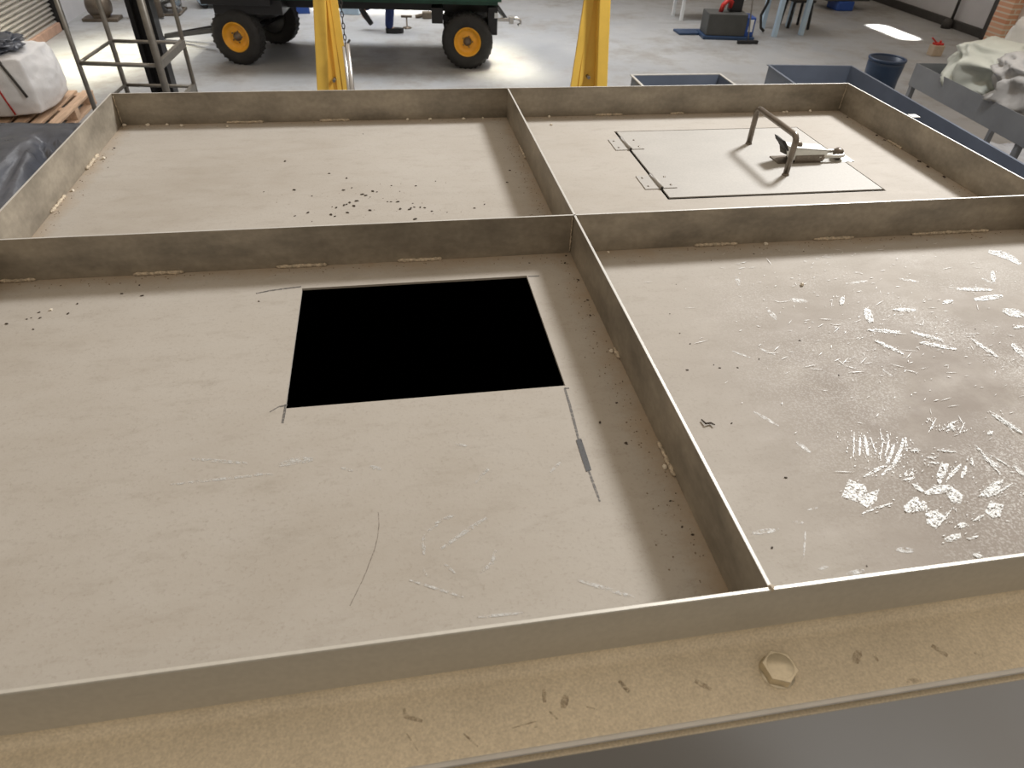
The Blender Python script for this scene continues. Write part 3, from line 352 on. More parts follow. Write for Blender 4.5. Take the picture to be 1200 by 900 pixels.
SMUDGE=[[(-0.2138, -0.7906), (-0.2149, -0.7944), (-0.2154, -0.7982), (-0.2153, -0.802), (-0.2125, -0.8022), (-0.2114, -0.7985), (-0.2109, -0.7947), (-0.211, -0.7908)], [(-0.1956, -0.7979), (-0.1982, -0.8012), (-0.1999, -0.8048), (-0.2007, -0.8087), (-0.1966, -0.8103), (-0.194, -0.8071), (-0.1923, -0.8035), (-0.1915, -0.7996)], [(-0.3392, -0.7885), (-0.3383, -0.7971), (-0.3302, -0.8007), (-0.3229, -0.8031), (-0.3221, -0.8007), (-0.3291, -0.7972), (-0.3354, -0.795), (-0.3365, -0.7885)], [(-0.2887, -0.8182), (-0.2853, -0.8224), (-0.2817, -0.8264), (-0.2779, -0.8303), (-0.2771, -0.8296), (-0.2804, -0.8255), (-0.284, -0.8214), (-0.2878, -0.8175)], [(-0.2464, -0.8198), (-0.2387, -0.8192), (-0.231, -0.8183), (-0.2232, -0.8173), (-0.2233, -0.8165), (-0.2311, -0.8172), (-0.2388, -0.818), (-0.2465, -0.819)], [(-0.2122, -0.8103), (-0.2104, -0.8133), (-0.2084, -0.816), (-0.2063, -0.8186), (-0.2053, -0.818), (-0.207, -0.8151), (-0.209, -0.8123), (-0.2112, -0.8097)], [(-0.1785, -0.8117), (-0.1755, -0.8132), (-0.1723, -0.8146), (-0.1691, -0.8157), (-0.1686, -0.8148), (-0.1716, -0.8132), (-0.1747, -0.8119), (-0.178, -0.8108)], [(-0.1425, -0.794), (-0.1415, -0.798), (-0.1399, -0.8018), (-0.1378, -0.8052), (-0.1354, -0.8041), (-0.1365, -0.8001), (-0.138, -0.7964), (-0.1401, -0.7928)], [(-0.3368, -0.8107), (-0.334, -0.8159), (-0.331, -0.821), (-0.328, -0.8259), (-0.3271, -0.8256), (-0.3299, -0.8205), (-0.3328, -0.8154), (-0.3359, -0.8103)], [(-0.2242, -0.8212), (-0.2251, -0.821), (-0.2259, -0.8211), (-0.2268, -0.8213), (-0.2267, -0.8221), (-0.2259, -0.8222), (-0.225, -0.8222), (-0.2242, -0.822)], [(0.0943, -0.7974), (0.0897, -0.8006), (0.0862, -0.8043), (0.0838, -0.8084), (0.0886, -0.8109), (0.0932, -0.8078), (0.0967, -0.8041), (0.0992, -0.7998)], [(-0.0736, -0.8046), (-0.0702, -0.8084), (-0.0664, -0.8118), (-0.062, -0.8146), (-0.0595, -0.8122), (-0.0627, -0.8084), (-0.0666, -0.805), (-0.071, -0.8022)], [(0.1074, -0.8044), (0.1073, -0.8071), (0.1076, -0.8095), (0.1084, -0.8117), (0.1106, -0.8109), (0.1107, -0.8083), (0.1104, -0.8058), (0.1096, -0.8036)], [(0.17, -0.8051), (0.1722, -0.8097), (0.1751, -0.8138), (0.1786, -0.8174), (0.1817, -0.8154), (0.1796, -0.8109), (0.1768, -0.8068), (0.1733, -0.8031)], [(0.2078, -0.8177), (0.2094, -0.8196), (0.2115, -0.8211), (0.214, -0.8223), (0.216, -0.8208), (0.2143, -0.8189), (0.2123, -0.8174), (0.2098, -0.8162)], [(0.1241, -0.8343), (0.1281, -0.8356), (0.1326, -0.8362), (0.1375, -0.8363), (0.1395, -0.8333), (0.1355, -0.832), (0.131, -0.8314), (0.1261, -0.8313)], [(-0.1437, -0.7937), (-0.1419, -0.7977), (-0.1397, -0.8013), (-0.1369, -0.8046), (-0.1345, -0.8031), (-0.1362, -0.7991), (-0.1385, -0.7955), (-0.1413, -0.7921)]]
RL= [(-0.38, 0.642), (-0.553, 0.479), (-0.452, 0.401), (-0.414, 0.372), (-0.581, 0.316), (-0.52, 0.32), (-0.419, 0.31), (-0.402, 0.32), (-0.482, 0.286), (-0.38, 0.285), (-0.364, 0.271), (-0.358, 0.299), (-0.319, 0.325), (-0.302, 0.294), (-0.267, 0.319), (-0.223, 0.34), (-0.329, 0.245), (-0.322, 0.244), (-0.308, 0.243), (-0.411, 0.24), (-0.396, 0.231), (-0.439, 0.231), (-0.431, 0.227), (-0.364, 0.208), (-0.485, 0.209), (-0.509, 0.197), (-0.44, 0.196), (-0.432, 0.188), (-0.475, 0.17), (-0.408, 0.202), (-0.278, 0.233), (-0.283, 0.211), (-0.276, 0.215), (-0.264, 0.213), (-0.255, 0.21), (-0.242, 0.193), (-0.212, 0.185), (-0.277, 0.161), (-0.132, 0.215), (-0.155, 0.199), (-0.286, 0.205), (-0.304, 0.209), (-0.068, 0.32), (-0.051, 0.385), (-0.35, 0.295), (-0.391, 0.254), (-0.405, 0.248), (-0.416, 0.237), (-0.373, 0.279), (-0.943, 0.588), (-0.925, 0.473)]
FL= [(-0.902, -0.129), (-0.873, -0.116), (-0.823, -0.11), (-0.818, -0.083), (-0.867, -0.102), (-0.86, -0.118), (-0.859, -0.148), (-0.759, -0.06), (-0.726, -0.07), (-0.738, -0.036), (-0.861, -0.024), (-0.541, -0.107), (-0.878, -0.119), (-0.045, -0.495), (-0.021, -0.595), (-0.021, -0.633), (-0.013, -0.645), (-0.012, -0.013), (-0.009, -0.099), (-0.008, -0.163), (-0.017, -0.208), (-0.084, -0.032), (-0.02, -0.039), (-0.068, -0.454), (-0.035, -0.419), (-0.045, -0.497)]
FR= [(0.114, -0.218), (0.111, -0.272), (0.117, -0.301), (0.157, -0.131), (0.133, -0.355), (0.089, -0.362), (0.139, -0.363), (0.207, -0.35), (0.166, -0.366), (0.308, -0.401), (0.133, -0.579), (0.107, -0.478), (0.599, -0.318), (0.293, -0.313), (0.371, -0.29), (0.343, -0.043), (0.252, -0.058), (0.444, -0.044), (0.068, -0.674), (0.16, -0.711), (0.133, -0.579)]
CURL= [(0.068, -0.468), (0.07, -0.477), (0.078, -0.476), (0.081, -0.481)]
RR= [(0.977, 0.683), (0.976, 0.539), (0.985, 0.504), (0.992, 0.358), (0.988, 0.324), (0.969, 0.263)]
WH= [(-0.266, 0.749), (-0.207, 0.746), (-0.119, 0.733), (-0.067, 0.742), (-0.97, 0.771), (-0.905, 0.765), (-0.86, 0.764), (-0.823, 0.724), (-0.713, 0.713), (-0.947, 0.522), (-0.974, 0.353), (-0.851, -0.097), (-0.007, -0.306), (-0.002, -0.543), (0.069, -0.008), (0.383, -0.006), (0.379, -0.159), (0.799, 0.763), (0.808, 0.752), (0.881, 0.769), (0.114, 0.748), (0.107, 0.675)]
BEAD= [[(-0.49, 0.745), (-0.414, 0.745)], [(-0.719, 0.749), (-0.628, 0.748)], [(-0.49, 0.743), (-0.436, 0.742)], [(-0.959, -0.005), (-0.905, 0.001)], [(-0.755, -0.002), (-0.675, -0.001)], [(-0.523, -0.002), (-0.438, -0.002)], [(-0.317, -0.007), (-0.238, -0.006)], [(0.24, -0.01), (0.328, -0.004)], [(0.487, -0.006), (0.572, -0.004)], [(0.699, 0.001), (0.777, 0.001)], [(0.775, -0.002), (0.874, -0.005)], [(0.245, 0.758), (0.321, 0.753)], [(0.461, 0.745), (0.5, 0.746)]]

# ------------------------------------------------------------------ camera
cam_d = bpy.data.cameras.new('camera'); cam = bpy.data.objects.new('camera', cam_d); COL.objects.link(cam)
RX = Vector((0.9859003817891276, -0.16382747370740994, 0.034073392063313154))
DN = Vector((-0.07950591344242658, -0.6377945132422093, -0.7660920105351698))
FW = Vector((0.14723874121893912, 0.7525813695121486, -0.6418270571025777))
mw = Matrix(((RX.x, -DN.x, -FW.x, -0.3073725), (RX.y, -DN.y, -FW.y, -1.0620225), (RX.z, -DN.z, -FW.z, 2.472501), (0, 0, 0, 1)))
cam.matrix_world = mw
cam_d.sensor_fit = 'HORIZONTAL'; cam_d.sensor_width = 36; cam_d.lens = 777.8643/1200*36
cam_d.clip_start = .02; cam_d.clip_end = 200
cam_d.dof.use_dof = True; cam_d.dof.focus_distance = 1.25; cam_d.dof.aperture_fstop = 11
scene.camera = cam

# ------------------------------------------------------------------ light
w = bpy.data.worlds.new('world'); scene.world = w; w.use_nodes = True
WN = w.node_tree.nodes; WL = w.node_tree.links
bg = WN['Background']
g = WN.new('ShaderNodeTexCoord'); sx = WN.new('ShaderNodeSeparateXYZ'); WL.new(g.outputs['Generated'], sx.inputs[0])
rmp = WN.new('ShaderNodeValToRGB'); WL.new(sx.outputs['Z'], rmp.inputs['Fac'])
rmp.color_ramp.elements[0].position = 0.0; rmp.color_ramp.elements[0].color = (.20, .18, .155, 1)
rmp.color_ramp.elements[1].position = .75; rmp.color_ramp.elements[1].color = (.66, .555, .44, 1)
WL.new(rmp.outputs[0], bg.inputs['Color']); bg.inputs['Strength'].default_value = 1.0
def beam(name, loc, target, sx_, sy_, watts, col, spread):
    d = bpy.data.lights.new(name, 'AREA'); o = bpy.data.objects.new(name, d); COL.objects.link(o)
    d.shape = 'RECTANGLE'; d.size = sx_; d.size_y = sy_; d.energy = watts; d.color = col; d.spread = R(spread)
    o.location = loc
    o.rotation_euler = (Vector(target)-Vector(loc)).to_track_quat('-Z', 'Y').to_euler()
    return o
# main roof light high to the right behind the tank, and an added fill lamp over the far floor
beam('roof_light', (2.82, 2.26, 4.6), (.1, .1, 1.9), .66, .66, 262, (1, .995, .99), 180)
beam('hall_fill_light', (.6, 10.4, 6.2), (.4, 9.6, 0), 8.0, 2.4, 330, (.97, .985, 1), 105)
# added unseen lamps, narrow beams laying sun patches on the far floor
beam('sun_patch_light', (8.33, 10.35, 6), (8.33, 10.35, 0), .22, .95, 60, (1, .97, .9), 3)
beam('warm_patch_light', (2.2, 8.9, 6.5), (1.2, 8.75, 0), 1.7, .35, 15, (1, .93, .72), 11)
beam('warm_patch_light', (-1.2, 7.6, 7), (-4.0, 8.9, 0), 2.4, .9, 48, (1, .92, .7), 15)
beam('far_patch_light', (-0.2, 13.3, 6), (-0.25, 12.5, 0), 2.2, .9, 110, (1, .97, .9), 16)

# ------------------------------------------------------------------ setting
struct(MB().box(-9, 16, -5, 16, -.1, 0).build('floor', M['floor']))
# left side: roller shutter, steel post, then painted wall
mb = MB(); prof = []; z = .1
t = []
n = 60
for i in range(n*6+1):
    zz = .1+i*.055/6
    t.append((.018*math.sin(2*math.pi*i/6)+.01, zz))
pts = [(-4.97+a, zz) for a, zz in t]
sm = bmesh.new()
door = MB()
rows = []
for yy in (4.0, 10.52):
    rows.append([(door.bm.verts.new((x, yy, zz)), door.bm.verts.new((x-.02, yy, zz))) for x, zz in pts])
for k in range(len(pts)-1):
    for s_ in (0, 1):
        f = door.bm.faces.new((rows[0][k][s_], rows[1][k][s_], rows[1][k+1][s_], rows[0][k+1][s_])); f.smooth = True
    for r_ in rows:
        door.bm.faces.new((r_[k][0], r_[k+1][0], r_[k+1][1], r_[k][1]))
for k in (0, len(pts)-1):
    door.bm.faces.new((rows[0][k][0], rows[1][k][0], rows[1][k][1], rows[0][k][1]))
sm.free()
d1 = struct(door.build('door_1', M['shutter']))
MB().box(-5.0, -4.90, 4.0, 10.5, 0, .11, bev=.006).build('bottom_rail', M['rust_rail'], d1)
tr = MB(); tr.box(-5.02, -4.86, 10.54, 10.66, 0, 3.6, bev=.006)
for k in range(20): tr.box(-4.862, -4.852, 10.585, 10.615, .15+k*.17, .23+k*.17)
struct(tr.build('trim_2', M['black_metal']))
struct(MB().box(-5.15, -4.98, 10.66, 14.6, 0, 4).build('wall_left', M['white_wall']))
struct(MB().box(-5.15, 9.9, 14.6, 14.75, 0, 4).build('wall_back', M['white_wall']))
wr = MB(); wr.box(9.72, 9.9, 9.62, 14.6, 0, 4); struct(wr.build('wall_right', M['white_wall']))
struct(MB().box(9.66, 9.72, 9.86, 14.6, 0, .13, bev=.01).build('baseboard_right', M['dark_base']))
cv = MB(); cv.tube([(9.62, 10.63, .1), (9.62, 10.63, 3.8)], .025, 10); cv.lathe([(0, 0), (.085, 0), (.085, .1), (.05, .15), (0, .15)], 14, Matrix.Translation((9.56, 10.63, 0)))
tag(cv.build('drain_pipe', M['dark_base']), 'dark vertical pipe with a thick foot against the white right wall', 'pipe')
struct(MB().box(9.62, 9.78, 9.74, 9.86, 0, 4, bev=.005).build('trim_3', M['dark_base']))
struct(MB().box(9.60, 9.78, 9.42, 9.74, 0, 4, bev=.006).build('trim_1', M['brick']))
struct(MB().box(9.78, 15.5, 9.35, 9.49, 0, 4).build('wall_outside', M['pale_wall']))
struct(MB().box(9.80, 15.5, 9.17, 9.35, 0, .07, bev=.02).build('baseboard_outside', M['green_strip']))

# ------------------------------------------------------------------ the steel tank
ZD, ZR = 1.875, 1.95
XL, XR, YB, YF = -.971, .981, .747, -.763
T = .004
tank = thing('steel_tank', 'large dusty stainless steel tank with a ribbed four-panel top, in the foreground', 'tank')
# deck with the square cut-out and the hatch opening
hx0, hx1, hy0, hy1 = -.476, -.0965, -.374, -.0745
lx0, lx1, ly0, ly1 = .262, .779, .203, .617
xs = [XL, hx0, hx1, 0, lx0, lx1, XR]; ys = [YF, hy0, hy1, 0, ly0, ly1, YB]
dk = MB(); bmv = {}
for zz in (ZD, ZD-.004):
    for i, x in enumerate(xs):
        for j, y in enumerate(ys): bmv[i, j, zz] = dk.bm.verts.new((x, y, zz))
def hole(i, j): return (i == 1 and j == 1) or (i == 4 and j == 4)
for i in range(len(xs)-1):
    for j in range(len(ys)-1):
        if hole(i, j):
            for (a, b) in (((i, j), (i+1, j)), ((i+1, j), (i+1, j+1)), ((i+1, j+1), (i, j+1)), ((i, j+1), (i, j))):
                dk.bm.faces.new((bmv[(*a, ZD)], bmv[(*b, ZD)], bmv[(*b, ZD-.004)], bmv[(*a, ZD-.004)]))
            continue
        for zz in (ZD, ZD-.004):
            dk.bm.faces.new((bmv[i, j, zz], bmv[i+1, j, zz], bmv[i+1, j+1, zz], bmv[i, j+1, zz]))
dk.build('deck_sheet', M['deck'], tank)
# upstanding plates
MB().box(XL, XL+T, YF, YB, ZD, ZR, bev=.0006).build('rim_plate', M['rib'], tank, M['edge_steel'])
MB().box(XR-T, XR, YF, YB, ZD, ZR, bev=.0006).build('rim_plate', M['rib'], tank, M['edge_steel'])
MB().box(XL+T, XR-T, YB-T, YB, ZD, ZR, bev=.0006).build('rim_plate', M['rib'], tank, M['edge_steel'])
MB().box(XL+T, -T/2, -T/2, T/2, ZD, ZR-.0005, bev=.0006).build('divider_plate', M['rib'], tank, M['edge_steel'])
MB().box(T/2, XR-T, -T/2, T/2, ZD, ZR-.0005, bev=.0006).build('divider_plate', M['rib'], tank, M['edge_steel'])
MB().box(-T/2, T/2, T/2, YB-T, ZD, ZR-.0008, bev=.0006).build('divider_plate', M['rib'], tank, M['edge_steel'])
MB().box(-T/2, T/2, YF+.001, -T/2, ZD, ZR-.0008, bev=.0006).build('divider_plate', M['rib'], tank, M['edge_steel'])
# front upstand folded into the bolted flange
r = .011; yo = YF-.004
front = [(YF, ZD), (YF, ZR), (yo+.0008, ZR+.0003), (yo, ZR-.001)]
front += [(yo, ZD+.012)]
MB().sweep(front+[(yo, ZD), (YF, ZD)][:1], XL, XR).build('rim_plate', M['rim_front'], tank)
fl = [(yo, ZD-.003), (yo, ZD+.011)]
for k in range(1, 7):
    a = math.pi/2*k/6
    fl.append((yo-r+r*math.cos(a), ZD+r-r*math.sin(a)) if False else (yo-r*(1-math.cos(a)) , ZD+r*(1-math.sin(a))))
fl += [(-.836, ZD), (-.839, ZD-.0006), (-.841, ZD-.002), (-.841, ZD-.004), (-.838, ZD-.004)]
MB().sweep(fl, XL-.07, XR+.07).build('flange', M['flange'], tank)
MB().box(XL-.07, XR+.07, -.8418, -.8368, ZD-.0038, ZD+.0002, bev=.0016).build('flange_edge_highlight', M['edge_steel'], tank)  # bright strip painting in the highlight along the flange's rounded outer edge
MB().box(XL-.074, XL, YF, YB, ZD-.004, ZD, bev=.001).build('flange', M['flange'], tank)
MB().box(XR, XR+.074, YF, YB, ZD-.004, ZD, bev=.001).build('flange', M['flange'], tank)
MB().box(XL-.074, XR+.074, YB, YB+.074, ZD-.004, ZD, bev=.001).build('flange', M['flange'], tank)
MB().box(XL-.066, XR+.066, -.826, YF-.02, ZD-.0105, ZD-.004).build('gasket', M['dark_rubber'], tank)
MB().box(XL-.07, XR+.07, -.8438, YF, ZD-.0135, ZD-.0105, bev=.0008).build('body_flange', M['flange'], tank)
# shell, with an added near-black lining that paints the interior dark
sh = MB()
wx0, wx1, wy0, wy1 = XL-.069, XR+.069, -.8428, YB+.07
ZB = .35
sh.box(wx0, wx1, wy0, wy0+.004, ZB, ZD-.0135)
tag(sh.build('front_panel', M['clean_steel'], tank), 'smooth clean grey front panel')
sh = MB(); sh.box(wx0, wx1, wy1-.004, wy1, ZB, ZD-.006); sh.build('side_panel', M['clean_steel'], tank)
sh = MB(); sh.box(wx0, wx0+.004, wy0+.004, wy1-.004, ZB, ZD-.006); sh.build('side_panel', M['clean_steel'], tank)
sh = MB(); sh.box(wx1-.004, wx1, wy0+.004, wy1-.004, ZB, ZD-.006); sh.build('side_panel', M['clean_steel'], tank)
MB().box(wx0, wx1, wy0, wy1, ZB-.004, ZB).build('bottom_panel', M['clean_steel'], tank)
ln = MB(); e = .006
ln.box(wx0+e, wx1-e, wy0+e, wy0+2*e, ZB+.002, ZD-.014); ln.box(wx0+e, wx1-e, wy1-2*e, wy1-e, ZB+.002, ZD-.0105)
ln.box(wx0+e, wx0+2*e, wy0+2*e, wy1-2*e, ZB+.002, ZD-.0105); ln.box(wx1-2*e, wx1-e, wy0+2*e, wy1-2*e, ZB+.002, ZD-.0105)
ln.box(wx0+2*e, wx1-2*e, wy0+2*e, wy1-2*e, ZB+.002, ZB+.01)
ln.build('shade_lining', M['inside'], tank)
for x in (wx0+.04, wx1-.04):
    for y in (wy0+.04, wy1-.04):
        lg = MB(); lg.box(x-.035, x+.035, y-.035, y+.035, .012, ZB-.004, bev=.004); lg.box(x-.06, x+.06, y-.06, y+.06, 0, .012, bev=.002)
        lg.build('leg', M['clean_steel'], tank)
# hex bolts on the front flange
def hexbolt(x, y, rot, par):
    h = MB(); mt = Matrix.Translation((x, y, ZD)) @ Matrix.Rotation(rot, 4, 'Z')
    ac = .0165
    hexp = [(ac*math.cos(math.pi/3*k), ac*math.sin(math.pi/3*k)) for k in range(6)]
    h.prism(hexp, .0006, .0115, mt, bev=.0009)
    h.lathe([(0, .0119), (.0118, .0119), (.0128, .0112), (.0128, .0105), (0, .0105)], 28, mt)
    h.lathe([(0, 0), (.0165, 0), (.0165, .0006), (0, .0006)], 28, mt)
    o = h.build('hex_bolt', M['bolt'], par); return o
for x in (.0075, -.80, .80): hexbolt(x, -.8065, R(38), tank)
# weld beads at the foot of the plates
random.seed(3)
def bead(a, b, w_=.0035, zoff=0.0, vertical=False):
    a = Vector(a); b = Vector(b); n_ = max(4, int((b-a).length/.004)); P = []; RR_ = []
    for k in range(n_+1):
        p = a.lerp(b, k/n_)+Vector((random.uniform(-.0006, .0006), random.uniform(-.0008, .0008), random.uniform(-.0004, .0006)))
        P.append(p); RR_.append(w_*(.45 if k in (0, n_) else random.uniform(.7, 1.15)))
    o = MB().tube(P, RR_, 7).build('weld_bead', M['weld'], tank); return o
for (a, b) in BEAD:
    back = a[1] > .5
    yy = (YB-T-.002) if back else -T/2-.0015
    bead((a[0], yy, ZD+.0022), (b[0], yy, ZD+.0022))
for (x, y) in ((XR-T-.002, YB-T-.002), (XL+T+.002, YB-T-.002), (-T/2-.002, -T/2-.002)):
    bead((x, y, ZD+.004), (x, y, ZR-.004), .0016)
bead((.003, YF+.0005, ZR-.001), (-.003, YF-.0015, ZR-.001), .0035)
bead((-.9655, .46, ZD+.002), (-.9655, .545, ZD+.002), .004); bead((-.9655, .25, ZD+.002), (-.9655, .33, ZD+.002), .0035)
bead((-T/2-.0015, -.30, ZD+.002), (-T/2-.0015, -.325, ZD+.002)); bead((-T/2-.0015, -.5, ZD+.002), (-T/2-.0015, -.56, ZD+.002), .003)
bead((-T/2-.0015, .45, ZD+.002), (-T/2-.0015, .53, ZD+.002), .003); bead((XR-T-.0015, .44, ZD+.002), (XR-T-.0015, .50, ZD+.002), .003)
# hatch lid, hinges, handle
lid = MB().box(lx0+.006, lx1-.0045, ly0+.008, ly1-.006, ZD-.002, ZD+.0012, bev=.0006).build('hatch_lid', M['lid'], tank)
lu = MB(); lu.box(lx0-.02, lx1+.02, ly0-.02, ly0+.03, ZD-.016, ZD-.012); lu.box(lx0-.02, lx1+.02, ly1-.03, ly1+.02, ZD-.016, ZD-.012)
lu.box(lx0-.02, lx0+.03, ly0+.03, ly1-.03, ZD-.016, ZD-.012); lu.box(lx1-.03, lx1+.02, ly0+.03, ly1-.03, ZD-.016, ZD-.012)
lu.build('hatch_seal', M['dark_rubber'], tank)
hd = MB(); hh = .089; x0, y0, y1 = .585, .305, .503; rr = .0068; br = .014
P = [(x0, y1, ZD+.0012), (x0, y1, ZD+.0012+hh-br)]
for k in range(1, 6):
    a = math.pi/2*k/5; P.append((x0, y1-br*(1-math.cos(a)), ZD+.0012+hh-br+br*math.sin(a)))
for k in range(0, 6):
    a = math.pi/2*k/5; P.append((x0, y0+br-br*math.sin(a), ZD+.0012+hh-br+br*math.cos(a)))
P.append((x0, y0, ZD+.0012))
hd.tube(P, rr, 14)
for yy in (y0, y1): hd.lathe([(.0068, .005), (.0078, .002), (.0085, 0), (0, 0)], 14, Matrix.Translation((x0, yy, ZD+.0012)))
tag(hd.build('lid_handle', M['handle'], lid), 'bent dark steel rod handle')
for yc in (.522, .292):
    hg = MB(); hg.box(.229, lx0+.001, yc-.036, yc+.036, ZD, ZD+.0018, bev=.0004); hg.box(lx0+.008, .302, yc-.036, yc+.036, ZD+.0012, ZD+.003, bev=.0004)
    hg.cyl((lx0+.004, yc-.037, ZD+.003), (lx0+.004, yc+.037, ZD+.003), .0042, 12)
    h_ = hg.build('hinge', M['lid'], tank)
    pn = MB(); pn.cyl((lx0+.004, yc-.0385, ZD+.003), (lx0+.004, yc+.0385, ZD+.003), .0026, 10); pn.build('hinge_pin', M['dark_rubber'], h_)
    for px_ in (.240, .292):
        for dy in (-.022, .022):
            MB().lathe([(0, .0016), (.002, .0013), (.003, 0), (0, 0)], 10, Matrix.Translation((px_, yc+dy, ZD+(.0018 if px_ < .26 else .003)))).build('rivet', M['handle'], h_)
# over-centre latch across the right edge of the lid
yl = .392; zb = ZD+.0012
la = MB().box(.612, .735, yl-.026, yl+.026, zb, zb+.0025, bev=.0005)
for dy in (-.022, .022): la.box(.66, .742, yl+dy-.0014, yl+dy+.0014, zb+.0025, zb+.020, bev=.0004)
latch = tag(la.build('toggle_latch', M['handle'], tank), 'over-centre latch with a pale lever on a dark base')
t_ = Matrix(((1, 0, 0, 0), (0, 0, -1, yl), (0, 1, 0, zb), (0, 0, 0, 1)))
lv = MB()
lv.prism([(.612, .058), (.622, .047), (.640, .0405), (.748, .0305), (.748, .0335), (.641, .0435), (.625, .050), (.615, .060)], -.021, .021, t_)
side = [(.624, .0465), (.640, .0415), (.748, .0315), (.750, .014), (.715, .0085), (.655, .0075), (.636, .016)]
lv.prism(side, .0195, .021, t_); lv.prism(side, -.021, -.0195, t_)
lv.build('latch_lever', M['latch'], latch)
MB().prism([(.606, .066), (.612, .054), (.622, .044), (.630, .034), (.634, .036), (.627, .048), (.616, .062)], -.022, .022, t_).build('lever_tip', M['dark_rubber'], latch)
MB().cyl((.738, yl-.0265, zb+.012), (.738, yl+.0265, zb+.012), .0048, 12).build('pivot_pin', M['handle'], latch)
MB().lathe([(0, .013), (.006, .012), (.011, .006), (.012, 0), (0, 0)], 16, Matrix.Translation((.672, yl+.004, zb+.0385))).build('lever_stud', M['handle'], latch)
bw = []
for k in range(13):
    a = -math.pi/2+math.pi*k/12; bw.append((.790+.019*math.cos(a), yl+.019*math.sin(a), zb+.014))
MB().tube([(.728, yl-.019, zb+.014)]+bw+[(.728, yl+.019, zb+.014)], .0052, 10).build('latch_bow', M['latch'], latch)
ct = MB().box(.783, .836, yl-.024, yl+.024, ZD, ZD+.002, bev=.0005)
ct.build('catch_plate', M['latch'], latch)
MB().lathe([(0, .031), (.007, .0305), (.013, .025), (.0135, .018), (.011, .002), (0, .002)], 18, Matrix.Translation((.796, yl, ZD))).build('catch_hook', M['handle'], latch)
k_ = .9; latch.scale = (k_, k_, .86); latch.location = (.70*(1-k_)-.022, yl*(1-k_), zb*(1-.86))
# marks on the sheet
def patch(name, polys_, z_, material, th=.0002):
    b_ = MB()
    for i, p in enumerate(polys_):
        zi = i*4e-6 if len(polys_) < 150 else i*5e-7
        try: b_.prism(p, z_+zi, z_+th+zi)
        except ValueError: pass
    return b_.build(name, material, tank)
def inside(p, q):
    c = False
    for k in range(len(q)):
        a, e = q[k], q[k-1]
        if (a[1] > p[1]) != (e[1] > p[1]) and p[0] < (e[0]-a[0])*(p[1]-a[1])/(e[1]-a[1])+a[0]: c = not c
    return c
random.seed(21); shards = []
for q in SCUFF:
    cx = sum(p[0] for p in q)/len(q); cy = sum(p[1] for p in q)/len(q)
    sxx = sum((p[0]-cx)**2 for p in q); syy = sum((p[1]-cy)**2 for p in q); sxy = sum((p[0]-cx)*(p[1]-cy) for p in q)
    a0 = .5*math.atan2(2*sxy, sxx-syy)
    xa, xb = min(p[0] for p in q)-.004, max(p[0] for p in q)+.004; ya, yb = min(p[1] for p in q)-.004, max(p[1] for p in q)+.004
    n_ = int(min(60, 5+(xb-xa)*(yb-ya)*40000)); k = 0; tries = 0
    while k < n_ and tries < 900:
        tries += 1
        x = random.uniform(xa, xb)+random.gauss(0, .0006); y = random.uniform(ya, yb)+random.gauss(0, .0006)
        if not inside((x, y), q) and random.random() > .03: continue
        k += 1; a = a0+random.gauss(0, .22); L_ = random.uniform(.0015, .006); w_ = random.uniform(.0004, .0014); c_, s_ = math.cos(a), math.sin(a)
        shards.append([(x-c_*L_/2, y-s_*L_/2), (x+s_*w_/2, y-c_*w_/2), (x+c_*L_/2, y+s_*L_/2), (x-s_*w_/2, y+c_*w_/2)])
tag(patch('scrape_marks', SCUFF, ZD+.0001, M['scuff']), 'white scrape marks on the front right panel', kind='stuff')
tag(patch('scrape_streaks', shards, ZD+.0005, M['scrape']), 'fine streaks of the white scrape marks', kind='stuff')
tag(patch('wiped_marks', FAINT, ZD+.0001, M['faint']), 'faint pale wipe marks', kind='stuff')
for q in PEN[:-1]: patch('pen_line', [q], ZD+.0001, M['pen'])
tag(patch('scratch', PEN[-1:], ZD+.0001, M['scratch']), 'long curved dark scratch on the front left panel')
tag(patch('pen_stroke', PENDARK, ZD+.0003, M['pendark']), 'short dark pen stroke right of the cut-out')
tag(patch('flange_smudges', SMUDGE, ZD+.0001, M['smudge']), 'brown smudges on the front flange', kind='stuff')
# fine random scratches and specks round the scraped area
random.seed(11); sp = []
for k in range(420):
    x = random.gauss(.47, .14); y = random.gauss(-.30, .17)
    if not (.1 < x < .95 and -.74 < y < -.03): continue
    a = random.gauss(.25, .5); L_ = random.uniform(.002, .012) if random.random() < .75 else random.uniform(.012, .03); w_ = random.uniform(.0004, .0013)
    c_, s_ = math.cos(a), math.sin(a)
    sp.append([(x-c_*L_/2, y-s_*L_/2), (x+s_*w_/2, y-c_*w_/2), (x+c_*L_/2, y+s_*L_/2), (x-s_*w_/2, y+c_*w_/2)])
tag(patch('fine_scratches', sp, ZD+.0010, M['scrape'], .00015), 'fine pale scratches on the front right panel', kind='stuff')

